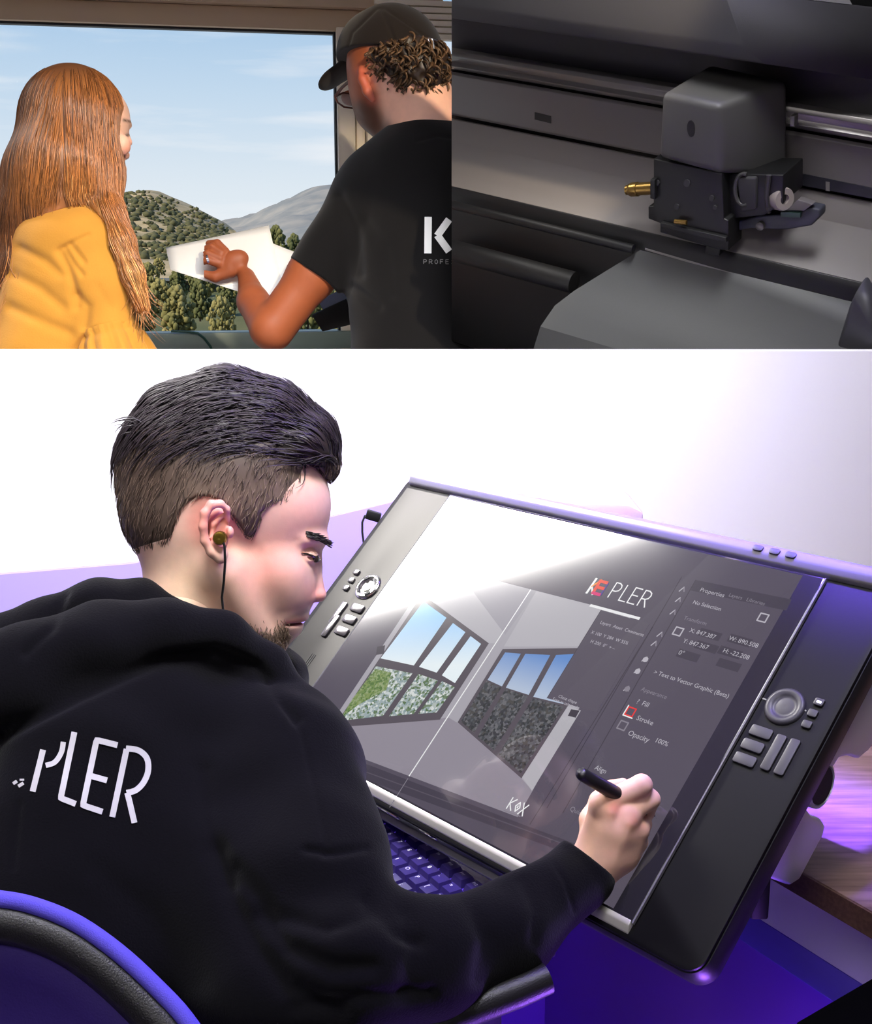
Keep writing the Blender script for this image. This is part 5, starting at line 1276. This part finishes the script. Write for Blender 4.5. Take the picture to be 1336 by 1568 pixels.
strands_mesh('curls', np.array(cur), 0.0030, M_hair2, man, cols=np.array(lin((84, 62, 42)))[None] * rs.uniform(0.35, 1.9, (len(sel), 1)))
# glasses
gl_t = empty('glasses', cam2world(m_(530, 150, 60))); tag(gl_t, 'thin brown framed glasses worn by the person in the black cap', 'glasses')
M_gf = mat('brown_glasses_frame', (74, 34, 24), 0.35)
MB().tube([cam2world(m_(*p)) for p in ((556, 112, -26), (540, 120, 10), (524, 134, 38), (513, 148, 58))], 0.0035, 8).build('temple_arm', M_gf, gl_t, smooth=True)
rimp = [cam2world(m_(x, y, dz)) for x, y, dz in ((513, 148, 58), (517, 157, 60), (527, 164, 66), (542, 166, 74), (546, 155, 78), (540, 144, 74), (526, 142, 66), (513, 148, 58))]
MB().tube(rimp, 0.0022, 6).build('rim', M_gf, gl_t, smooth=True)
lens = MB(); lens.add(rimp[:-1] + [p + Vector((0, 0.0015, 0)) for p in rimp[:-1]], [tuple(range(7)), tuple(range(7, 14))[::-1]] + [(i, (i + 1) % 7, 7 + (i + 1) % 7, 7 + i) for i in range(7)])
lens.build('lens', mat('lens_glass', (225, 230, 235), 0.05, trans=0.75, spec=0.8), gl_t)
# ring, paper and clipboard
tag(MB().lathe([(0.0095, -0.0025), (0.0112, -0.0025), (0.0112, 0.0025), (0.0095, 0.0025)], cam2world(m_(319, 397, 106)), (AX * 0.9 + AY * -0.2).normalized().to_track_quat('Z', 'Y').to_matrix(), 20).build('finger_ring', mat('silver_ring', (220, 220, 225), 0.2, metal=1.0), smooth=True), 'thin silver ring on a finger of the hand on the paper', 'ring')
def sheet(pts3, m, name, label=None, parent=None, bend=0.01):
    """a thin sheet between four corners, bowed a little"""
    a, b, c, d = [Vector(p) for p in pts3]; nrm = (b - a).cross(d - a).normalized(); n = 10; V = []; F = []
    for s_ in (0, 1):
        for j in range(n + 1):
            for i in range(n + 1):
                u, v = i / n, j / n; p = (a * (1 - u) + b * u) * (1 - v) + (d * (1 - u) + c * u) * v
                V.append(p + nrm * (bend * math.sin(math.pi * u) + 0.0006 * s_))
    N1 = (n + 1) ** 2
    for j in range(n):
        for i in range(n):
            q = [j * (n + 1) + i, j * (n + 1) + i + 1, (j + 1) * (n + 1) + i + 1, (j + 1) * (n + 1) + i]; F.append(tuple(q)); F.append(tuple(k + N1 for k in q[::-1]))
    rim_ = [i for i in range(n + 1)] + [j * (n + 1) + n for j in range(1, n + 1)] + [n * (n + 1) + i for i in range(n - 1, -1, -1)] + [j * (n + 1) for j in range(n - 1, 0, -1)]
    for k in range(len(rim_)): F.append((rim_[k], rim_[k] + N1, rim_[(k + 1) % len(rim_)] + N1, rim_[(k + 1) % len(rim_)]))
    me = bpy.data.meshes.new(name); me.from_pydata([tuple(v) for v in V], [], F); me.update(); return link(name, me, m, parent, smooth=True)
M_paper = mat('white_paper', (246, 245, 242), 0.7)
paper = empty('paper_sheet', cam2world(m_(360, 420, 150))); tag(paper, 'large folded white paper sheet held up in front of the window', 'paper')
W = lambda x, y, dz: cam2world(m_(x, y, dz))
sheet([W(254, 379, 175), W(412, 345, 165), W(440, 470, 120), W(261, 413, 135)], M_paper, 'front_leaf', parent=paper, bend=0.0)
sheet([W(412, 370, 172), W(470, 391, 140), W(440, 475, 122), W(400, 440, 135)], M_paper, 'back_leaf', parent=paper, bend=0.004)
cb = empty('clipboard', W(508, 485, 150)); tag(cb, 'black clipboard with blue sheet held beside the black t-shirt', 'clipboard')
mb = MB(); mb.extr([W(478, 484, 150), W(530, 460, 160), W(560, 492, 150), W(494, 508, 140)], (0, 0, 0), Vector((0, 0.006, 0.004))); mb.build('board', M_black, cb, bevel=0.001)
mb = MB(); mb.extr([W(488, 462, 165), W(530, 440, 175), W(545, 470, 165), W(500, 484, 155)], (0, 0, 0), Vector((0, 0.003, 0.002))); mb.build('sheet', mat('blue_grey_sheet', (120, 132, 160), 0.6), cb)

# ---------------------------------------------------------------- woman with long hair
DWm = 2.40; f_, fr_, SF = rig(DWm)
woman = empty('person', (at(100, 480, DWm).x, at(100, 480, DWm).y, 0.0))
tag(woman, 'person with long auburn hair and mustard blouse looking out of the window', 'person')
M_skin3 = mat('fair_skin', (236, 186, 158), 0.5, spec=0.35, sss=0.1, attr='tint', var=0.03, vscale=60)
ws_ = Sdf(cp(-60, 90, DWm) - [0.05, 0, 0.24], cp(270, 640, DWm) + [0, 0, 0.24], 0.0032)
ws_.ell(f_(122, 180, 10), fr_(66, 70, 62), 0.01)
ws_.ell(f_(158, 215, 24), fr_(36, 52, 40), 0.02)
ws_.ell(f_(174, 176, 24), fr_(23, 30, 38), 0.02); ws_.ell(f_(192, 187, 26), fr_(8, 5, 26), 0.006)
ws_.path([f_(190, 200, 40), f_(197, 218, 42)], [5 * SF, 6 * SF], 0.006); ws_.ell(f_(190, 236, 26), fr_(8, 7, 16), 0.008); ws_.ell(f_(182, 258, 26), fr_(12, 11, 14), 0.012)
ws_.ell(f_(188, 222, 0), fr_(12, 16, 14), 0.012)
ws_.cone(f_(128, 220, 10), f_(112, 330, 10), 34 * SF, 40 * SF, 0.03)
ws_.cone(f_(105, 360, 20), f_(80, 600, 20), 70 * SF, 78 * SF, 0.05)
ws_.path([f_(130, 380, -10), f_(165, 500, -12), f_(220, 560, 30)], [34 * SF, 27 * SF, 20 * SF], 0.03)
ws_.path([f_(60, 380, 120), f_(60, 500, 130), f_(140, 570, 120)], [34 * SF, 27 * SF, 20 * SF], 0.03)
def woman_color(V):
    x, y = px_of(V); c = np.tile(np.array(lin((238, 190, 164))), (len(V), 1)); c = blend(c, (226, 140, 118), 0.6 * blob(x, y, 196, 228, 14))
    c = blend(c, (70, 42, 30), 0.9 * np.exp(-(poly_dist(x, y, [(190, 184), (204, 187)]) / 2.2) ** 2)); c = blend(c, (60, 36, 28), 0.9 * np.exp(-(poly_dist(x, y, [(194, 207), (200, 206)]) / 1.8) ** 2)); return c
ws_.build('body', M_skin3, woman, color=woman_color)
# blouse
bl = Sdf(cp(-90, 280, DWm) - [0.05, 0, 0.24], cp(260, 640, DWm) + [0, 0, 0.26], 0.0034)
bl.path([f_(134, 384, -10), f_(150, 440, -14), f_(168, 506, -14)], [54 * SF, 49 * SF, 45 * SF], 0.03)
bl.half(f_(168, 506, -14), (12, 60, 0), 0.003)
bl.cone(f_(95, 385, 24), f_(62, 620, 24), 84 * SF, 92 * SF, 0.06)
bl.ell(f_(118, 372, -4), fr_(66, 50, 60), 0.05)
bl.path([f_(50, 384, 110), f_(50, 500, 125)], [50 * SF, 45 * SF], 0.05)
bl.noise(0.0016, 0.10, 15)
M_must = mat('mustard_cotton', (186, 130, 48), 0.85, spec=0.2, bump=0.2, bscale=300, sheen=0.15, var=0.05, vscale=20)
bls = bl.build('blouse', M_must, woman, sculpt=creaser([([(96, 378), (110, 372), (135, 360)], 0.004, 4), ([(92, 385), (104, 410), (112, 440), (118, 470)], 0.008, 7), ([(108, 375), (128, 400)], 0.006, 5), ([(118, 452), (134, 470), (130, 500)], 0.006, 7), ([(100, 380), (112, 402), (126, 420)], 0.005, 4), ([(150, 440), (170, 470)], 0.002, 8), ([(20, 420), (60, 440), (95, 470)], 0.006, 9), ([(15, 470), (60, 490), (105, 510)], 0.006, 9), ([(30, 380), (70, 400), (92, 420)], 0.005, 8)]))
mb = MB(); nA, nR = 96, 14; cA, cB = f_(166, 504, -14), f_(184, 566, -14); axv = (cB - cA); axn = axv / np.linalg.norm(axv); e1 = np.cross(axn, [0, 0, 1.0]); e1 /= np.linalg.norm(e1); e2 = np.cross(axn, e1)
for j in range(nR):
    t = j / (nR - 1); r0 = (45 + 16 * t ** 0.8) * SF * (1 - 0.10 * math.exp(-((t - 0.18) / 0.07) ** 2))
    for i in range(nA):
        a = 2 * math.pi * i / nA; rr = r0 * (1 + (0.02 + 0.09 * t) * math.sin(a * 13 + 0.8 * math.sin(a * 3)) + 0.02 * math.sin(a * 29))
        mb.v.append(tuple(cam2world(cA + axv * t + (e1 * math.cos(a) + e2 * math.sin(a)) * rr)))
mb.f = [(j * nA + i, j * nA + (i + 1) % nA, (j + 1) * nA + (i + 1) % nA, (j + 1) * nA + i) for j in range(nR - 1) for i in range(nA)]
mb.build('sleeve_ruffle', M_must, bls, smooth=True, angle=180)
# hair
wh = Sdf(cp(-80, 90, DWm) - [0.05, 0.02, 0.20], cp(275, 560, DWm) + [0, 0, 0.26], 0.0032)
wh.ell(f_(113, 178, 12), fr_(74, 76, 72), 0.0)
wh.path([f_(112, 190, 8), f_(100, 260, 0), f_(88, 312, -8)], [72 * SF, 74 * SF, 62 * SF], 0.04)
wh.path([f_(150, 190, -6), f_(155, 270, -18), f_(164, 330, -34)], [32 * SF, 26 * SF, 20 * SF], 0.03)
wh.path([f_(168, 325, -34), f_(186, 370, -44), f_(203, 420, -48), f_(218, 470, -42)], [22 * SF, 17 * SF, 14 * SF, 9 * SF], 0.015)
wh.path([f_(60, 280, 0), f_(36, 340, 10), f_(24, 420, 10), f_(20, 490, 10)], [50 * SF, 46 * SF, 40 * SF, 22 * SF], 0.04)
wh.ell(f_(212, 214, 30), fr_(24, 58, 90), 0.006, op='s')
wh.ell(f_(128, 380, -20), fr_(56, 58, 70), 0.012, op='s')
M_hair3 = mat('auburn_hair', (150, 86, 40), 0.38, spec=0.5, attr='tint', coat=0.15, coat_rough=0.3)
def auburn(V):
    x, y = px_of(V); c = np.tile(np.array(lin((158, 98, 46))), (len(V), 1)); c = blend(c, (70, 40, 22), 0.85 * np.clip((75 - x) / 40, 0, 1)); c = blend(c, (74, 42, 24), 0.6 * np.exp(-(poly_dist(x, y, [(90, 240), (110, 315)]) / 18) ** 2))  # shade on the left side is put into the hair colour
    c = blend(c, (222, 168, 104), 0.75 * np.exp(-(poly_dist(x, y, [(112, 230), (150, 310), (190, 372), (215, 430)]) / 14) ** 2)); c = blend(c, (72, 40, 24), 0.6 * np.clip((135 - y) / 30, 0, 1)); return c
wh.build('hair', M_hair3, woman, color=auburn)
Vw, _ = wh.surface(); xw, yw = px_of(Vw); rs = np.random.RandomState(31)
def down(p, t):
    x, y = px_of(p); return np.stack([np.where(x < 95, -0.12 - 0.10 * (y > 250), np.where(y > 300, 0.42, 0.05)), np.ones(len(p)), 0 * x], 1)
sel = np.where((yw < 470) & (yw > 104) & ((yw < 300) | (xw < 70) | (xw > 165)))[0]; sel = sel[(xw[sel] < 184) | (yw[sel] > 275)]; ids = sel[rs.randint(len(sel), size=4200)]; sp_ = Vw[ids]
x0_, y0_ = px_of(sp_); endy = np.where(x0_ < 62, rs.uniform(380, 500, len(x0_)), np.where(x0_ > 150, rs.uniform(330, 490, len(x0_)), rs.uniform(285, 326, len(x0_))))
ln = np.clip(endy - y0_, 14, 190)
Pth = grow(wh, sp_, down, 16, ln / 15 * SF, 0.0005, 0.005, rs, 0.05)
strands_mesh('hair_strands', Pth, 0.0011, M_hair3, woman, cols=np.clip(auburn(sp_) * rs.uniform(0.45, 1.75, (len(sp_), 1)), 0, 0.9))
# loose wisps at the ends
wp = []
for k in range(150):
    rgt = k % 3 == 0
    x, y, dz = (rs.uniform(200, 222), rs.uniform(400, 470), -46) if rgt else (rs.uniform(-10, 62), rs.uniform(300, 450), rs.uniform(-50, -20)); pts = []; a = rs.uniform(-0.1, 0.5) if rgt else rs.uniform(-0.5, 0.25); cv = rs.uniform(-0.09, 0.09); L_ = rs.uniform(40, 95)
    for i in range(12): pts.append(f_(x, y, dz)); x += math.sin(a) * L_ / 12; y += math.cos(a) * L_ / 12; a += cv; dz += rs.uniform(-1, 1)
    wp.append(pts)
wp = np.array(wp); wc_ = np.array(lin((176, 116, 62)))[None] * rs.uniform(0.5, 1.5, (150, 1)); rg = np.arange(150) % 3 == 0
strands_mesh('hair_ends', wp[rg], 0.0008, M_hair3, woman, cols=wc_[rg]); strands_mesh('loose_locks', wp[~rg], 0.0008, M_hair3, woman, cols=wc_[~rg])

# ---- trousers and shoes of both, behind the partition
def legs(root, px, py, D, m_name, rgb, face):
    base_ = at(px, py, D); lg_ = Sdf(world2cam(np.array((base_.x, base_.y, 0.5))) - [0.3, 0.75, 0.55], world2cam(np.array((base_.x, base_.y, 0.5))) + [0.3, 0.75, 0.55], 0.011)
    fv = Vector((math.sin(face), math.cos(face), 0)); sv_ = Vector((fv.y, -fv.x, 0)); mm = mat(m_name, rgb, 0.85, bump=0.2, bscale=400); sm = MATS.get('brown_shoe') or mat('brown_shoe', (60, 44, 34), 0.5)
    for sg in (-1, 1):
        c_ = Vector((base_.x, base_.y, 0)) + sv_ * 0.09 * sg
        lg_.path([world2cam(np.array(c_ + Vector((0, 0, z)))) for z in (0.98, 0.5, 0.10)], [0.095, 0.068, 0.052], 0.03, kk=0.03)
        q = Sdf(world2cam(np.array(c_ + fv * 0.08)) - 0.22, world2cam(np.array(c_ + fv * 0.08)) + 0.22, 0.007)
        q.cone(world2cam(np.array(c_ + Vector((0, 0, 0.05)))), world2cam(np.array(c_ + fv * 0.17 + Vector((0, 0, 0.04)))), 0.05, 0.04, 0.01); q.build('shoe', sm, root)
    lg_.build('trousers', mm, root)
legs(man, 660, 560, DM, 'dark_grey_trousers', (40, 40, 44), -0.5)
legs(woman, 75, 580, DWm + 0.03, 'blue_jeans', (54, 66, 92), 0.7)
# ================================================================== around the desk
# panel and shelf under the desk
EO = lambda s, b, z: E0 + ED * s + EB * b + Vector((0, 0, z - 0.74))
M_panel = mat('white_desk_panel', (216, 212, 226), 0.6)
def on_plane(px, py, b):
    r = ray(px, py); p = EO(0, b, 0); q = CAM + r * ((p - CAM).dot(EB) / r.dot(EB)); return (q - E0).dot(ED), q.z
_, zpan = on_plane(1240, 1456, 0.10); _, zblue = on_plane(1210, 1490, 0.10)
MB().extr([EO(-0.15, 0.10, 0.711), EO(-0.15, 0.10, zpan), EO(-0.15, 0.118, zpan), EO(-0.15, 0.118, 0.711)], (0, 0, 0), ED * 0.85).build('front_panel', M_panel, desk, bevel=0.001)
MB().extr([EO(-0.95, 0.10, zpan - 0.001), EO(-0.95, 0.10, zblue), EO(-0.95, 0.125, zblue), EO(-0.95, 0.125, zpan - 0.001)], (0, 0, 0), ED * 1.65).build('kick_rail', mat('blue_violet_light_tint', (104, 84, 222), 0.6), desk, bevel=0.001)  # blue-violet LED light is put into the rail's colour
MB().extr([EO(-0.95, 0.16, zpan - 0.002), EO(-0.95, 0.16, 0.0), EO(-0.95, 0.178, 0.0), EO(-0.95, 0.178, zpan - 0.002)], (0, 0, 0), ED * 1.65).build('lit_floor_panel', mat('violet_lit_floor_tint', (116, 58, 186), 0.6), desk, bevel=0.001)  # stands in for the violet-lit floor, its light painted as colour
# keyboard on a pull-out tray
KZ = 0.700
K1 = Vector((0.52, -0.854, 0)).normalized(); K2 = Vector((-K1.y, K1.x, 0))         # along the rows, towards the function row
k0 = atZ(688, 1398, KZ + 0.02)         # near right end of the main block
KR = Matrix((K1, K2, Vector((0, 0, 1)))).transposed()
tray = empty('keyboard_tray', k0 - Vector((0, 0, 0.03))); tag(tray, 'black pull-out tray under the keyboard in front of the display', 'tray')
tc_ = k0 - K1 * 0.19 - K2 * 0.0
MB().box((tc_.x, tc_.y, KZ - 0.012), (0.44, 0.24, 0.014), KR).build('tray_board', mat('black_tray_laminate', (14, 13, 16), 0.35), tray, bevel=0.002)
for s_ in (-0.12, 0.12):
    c_ = tc_ + K1 * s_ + K2 * 0.20; MB().box((c_.x, c_.y, KZ - 0.012), (0.03, 0.26, 0.012), KR).build('slide_rail', M_silver, tray, bevel=0.001)
kb = empty('keyboard', Vector((tc_.x, tc_.y, KZ - 0.005))); tag(kb, 'black mechanical keyboard with white legends below the screen', 'keyboard')
KM = Matrix.Translation(k0 - Vector((0, 0, 0.02))) @ KR.to_4x4()
kb.matrix_world = KM; bpy.context.view_layer.update()
M_kc = mat('violet_lit_keycap', (44, 34, 92), 0.3, spec=0.5, coat=0.4, coat_rough=0.15); M_kb = mat('black_keyboard_case', (12, 12, 14), 0.4); M_leg = mat('white_legend', (225, 222, 235), 0.5)  # caps are black; violet light on them is put into the colour
U = 0.022
loc(MB().box((-0.13, -0.005, 0.004), (0.44, 0.15, 0.016)), 'case', M_kb, kb, bevel=0.003)
loc(MB().box((0.0255, 0.012, 0.0125), (0.006, 0.10, 0.002)), 'divider_strip', M_kb, kb)
loc(MB().box((-0.13, -0.005, 0.0122), (0.425, 0.135, 0.0008)), 'violet_glow_plate', mat('violet_glow', (60, 40, 140), 0.4, emit=(92, 60, 220), estr=0.5), kb)  # glowing plate added to light the gaps between keys violet
keyme = {}
def keycap(w):
    if w not in keyme:
        a, b = w * U / 2 - 0.0006, U / 2 - 0.0006; c, d_ = a - 0.0026, b - 0.0026
        m = MB(); m.add([(-a, -b, 0), (a, -b, 0), (a, b, 0), (-a, b, 0), (-c, -d_, 0.0085), (c, -d_, 0.0085), (c, d_ * 0.9, 0.0085), (-c, d_ * 0.9, 0.0085)], [(3, 2, 1, 0), (4, 5, 6, 7), (0, 1, 5, 4), (1, 2, 6, 5), (2, 3, 7, 6), (3, 0, 4, 7)])
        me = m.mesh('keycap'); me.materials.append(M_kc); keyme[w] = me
    return keyme[w]
legend = {}
def put_key(x, y, w, txt):
    o = bpy.data.objects.new('key', keycap(w)); COL.objects.link(o); o.parent = kb; o.location = (x, y, 0.0125)
    if txt:
        if txt not in legend:
            me = text_mesh(txt, 0.0075 if len(txt) == 1 else 0.0048, 'legend'); me.materials.append(M_leg); legend[txt] = me
        l_ = bpy.data.objects.new('legend', legend[txt]); COL.objects.link(l_); l_.parent = o; l_.location = (-w * U / 2 + 0.0045, -0.001, 0.0087)
rows = [('1234567890-=', 0.0, ('Back', 2)), ('QWERTYUIOP[]', 0.5, ('\\', 1.5)), ("ASDFGHJKL;'", 0.75, ('Enter', 2.25)), ('ZXCVBNM,./', 1.25, ('Shift', 2.75))]
for r_i, (keys, off, (lt, lw)) in enumerate(rows):
    y = 0.028 - r_i * U; x = -(13 + 2) * U + U * (1 + off) + 0.016
    for ch in keys: put_key(x + U / 2, y, 1, ch); x += U
    put_key(x + lw * U / 2, y, lw, lt)
for k in range(12): put_key(-15 * U + 0.03 + k * U * 1.12, 0.052, 1, 'F%d' % (k + 1))
for w, x in ((1.25, -0.24), (1.25, -0.215), (6.25, -0.14), (1.25, -0.06), (1.25, -0.034), (1.25, -0.008)): put_key(x, 0.028 - 4 * U, w, '')
for i in range(3):
    for j in range(3): put_key(0.040 + i * U * 0.0 + (j - 0) * U * 0.0 + i * U, 0.052 - j * U, 1, ('Ins', 'Del', 'End', 'Hm', 'Up', 'Dn', 'PgU', 'PgD', 'Prt')[i * 3 + j])
# wire of the display, plugged behind its left edge
usb = empty('display_cable', at(572, 790, 1.72)); tag(usb, 'thin black cable plugged in behind the left edge of the display', 'cable')
MB().box(at(572, 790, 1.725), (0.022, 0.01, 0.014), Matrix.Rotation(0.3, 3, 'Y')).build('plug', M_black, usb, bevel=0.002)
MB().tube([at(x, y, 1.725) for x, y in ((566, 789), (559, 790), (555, 800), (555, 815), (557, 830), (562, 850), (575, 880))], 0.0016, 8).build('wire', M_black, usb, smooth=True)
# tan box that peeps over the display's top edge
bx0 = atY(905, 800, 1.60)
tag(MB().extr([Vector((bx0.x - 0.07, 1.58, 0.741)), Vector((bx0.x + 0.07, 1.58, 0.741)), Vector((bx0.x + 0.07, 1.58, atY(905, 775, 1.6).z - 0.004)), Vector((bx0.x + 0.05, 1.58, atY(905, 768, 1.6).z)), Vector((bx0.x - 0.04, 1.58, atY(905, 763, 1.6).z)), Vector((bx0.x - 0.07, 1.58, atY(905, 768, 1.6).z))], (0, 0, 0), (0, 0.12, 0)).build('storage_box', mat('tan_cardboard', (206, 186, 170), 0.7), bevel=0.006), 'tan box standing on the desk behind the display', 'box')
# violet LED light on the lower partition, painted as a lavender panel
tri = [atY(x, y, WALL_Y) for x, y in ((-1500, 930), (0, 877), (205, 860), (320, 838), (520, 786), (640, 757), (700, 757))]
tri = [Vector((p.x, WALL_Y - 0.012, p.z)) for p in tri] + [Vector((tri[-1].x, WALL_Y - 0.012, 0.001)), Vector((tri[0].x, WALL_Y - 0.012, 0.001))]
tag(MB().extr(tri, (0, 0, 0), (0, 0.0115, 0)).build('violet_wash_panel', mat('violet_light_wash', (178, 160, 234), 0.8), bevel=0.001), 'lower part of the partition with violet light painted on as lavender', kind='structure')
# ---- office chair
DC = 0.86
chair = empty('office_chair', (at(0, 1500, DC).x - 0.15, at(0, 1500, DC).y + 0.1, 0.0)); tag(chair, 'black office chair with violet piping behind the seated person', 'chair')
rim_px = [(-420, 1800), (-400, 1640), (-330, 1500), (-230, 1410), (-120, 1368), (0, 1377), (60, 1390), (120, 1416), (180, 1458), (235, 1508), (285, 1562), (325, 1630), (345, 1720), (345, 1830)]
def rimd(i): return DC + 0.05 * math.sin(math.pi * i / (len(rim_px) - 1)) - 0.02
R3d = [at(x, y, rimd(i)) for i, (x, y) in enumerate(rim_px)]
def smooth_path(P, k=4):
    out = []
    for i in range(len(P) - 1):
        p0, p1, p2, p3 = P[max(i - 1, 0)], P[i], P[i + 1], P[min(i + 2, len(P) - 1)]
        for j in range(k):
            t = j / k; out.append(0.5 * ((2 * p1) + (p2 - p0) * t + (2 * p0 - 5 * p1 + 4 * p2 - p3) * t * t + (3 * p1 - p0 - 3 * p2 + p3) * t ** 3))
    return out + [P[-1]]
RP = smooth_path(R3d); cen = at(-30, 1830, DC + 0.02)
M_pipe = mat('violet_fabric_piping', (96, 84, 220), 0.8, bump=0.3, bscale=900)
M_lea = mat('black_leather', (26, 25, 27), 0.4, bump=0.25, bscale=700)
M_mesh = mat('violet_lit_mesh', (58, 36, 128), 0.75, bump=0.3, bscale=500)  # violet light on the chair mesh is put into its colour
MB().tube(RP, 0.0065, 12).build('piping', M_pipe, chair, smooth=True)
def band(offs, name, m):
    """strips parallel to the rim: (share of the way to the centre, lift towards the viewer)"""
    mb = MB(); n = len(RP)
    for s_, lft in offs:
        for p in RP: mb.v.append(tuple(p + (cen - p).normalized() * s_ - AZ * lft))
    mb.f = [(j * n + i, j * n + i + 1, (j + 1) * n + i + 1, (j + 1) * n + i) for j in range(len(offs) - 1) for i in range(n - 1)]
    o = mb.build(name, m, chair, smooth=True, angle=180); md = o.modifiers.new('thickness', 'SOLIDIFY'); md.thickness = 0.004; return o
band([(0.003, 0.0), (0.006, 0.007), (0.014, 0.011), (0.024, 0.010), (0.032, 0.003), (0.034, -0.006)], 'padded_edge', M_lea)
band([(0.030, -0.004), (0.06, -0.016), (0.11, -0.026), (0.17, -0.03), (0.26, -0.03)], 'mesh_back', M_mesh)
ar = [at(600, 1600, 0.985), at(700, 1552, 1.0), at(790, 1518, 1.015), at(838, 1498, 1.025)]
MB().tube(ar, [0.0145, 0.0145, 0.0145, 0.0135], 18).build('armrest', M_lea, chair, smooth=True, angle=50)
pb_ = at(650, 1580, 0.995); MB().tube([pb_, pb_ - Vector((0.02, 0, 0.18)), Vector((chair.location.x + 0.1, chair.location.y + 0.12, 0.42))], 0.014, 12).build('arm_post', M_black, chair, smooth=True)
cl = chair.location
MB().box((cl.x + 0.12, cl.y + 0.28, 0.44), (0.50, 0.48, 0.07)).build('seat', M_lea, chair, bevel=0.02, seg=4)
MB().tube([(cl.x + 0.12, cl.y + 0.25, 0.06), (cl.x + 0.12, cl.y + 0.25, 0.42)], 0.028, 16).build('gas_lift', M_black, chair, smooth=True)
bp_ = [Vector((cl.x + 0.05, cl.y + 0.1, 0.42)), Vector((cl.x - 0.05, cl.y - 0.04, 0.45)), cen + Vector((0, 0.02, 0.0))]
MB().tube(bp_, 0.02, 12).build('back_post', M_black, chair, smooth=True)
for k in range(5):
    a = 2 * math.pi * k / 5 + 0.3; e_ = Vector((cl.x + 0.12 + 0.28 * math.cos(a), cl.y + 0.25 + 0.28 * math.sin(a), 0.055))
    MB().tube([(cl.x + 0.12, cl.y + 0.25, 0.085), e_], [0.022, 0.014], 10).build('base_arm', M_black, chair, smooth=True)
    MB().lathe([(0, -0.012), (0.027, -0.012), (0.027, 0.012), (0, 0.012)], e_ - Vector((0, 0, 0.028)), Matrix.Rotation(math.pi / 2, 3, 'X') @ Matrix.Rotation(a, 3, 'Y'), 16).build('caster', M_black, chair, smooth=True, angle=40)
# black case in the lower right corner
topz = 0.66
bag = empty('equipment_case', (atZ(1330, 1550, topz).x, atZ(1330, 1550, topz).y, 0)); tag(bag, 'black equipment case standing in front of the desk', 'case')
pz = [(p.x, p.y) for p in (atZ(1208, 1574, topz), atZ(1420, 1680, topz), atZ(1560, 1560, topz), atZ(1352, 1490, topz))]
MB().prism(pz, 0.0, topz).build('case_body', mat('black_case_fabric', (4, 4, 4), 0.95, spec=0.05), bag, bevel=0.004)
pz2 = [(0.94 * x + 0.06 * sum(q[0] for q in pz) / 4, 0.94 * y + 0.06 * sum(q[1] for q in pz) / 4) for x, y in pz]
MB().prism(pz2, topz + 0.0005, topz + 0.006).build('lid', MATS['black_case_fabric'], bag, bevel=0.002)
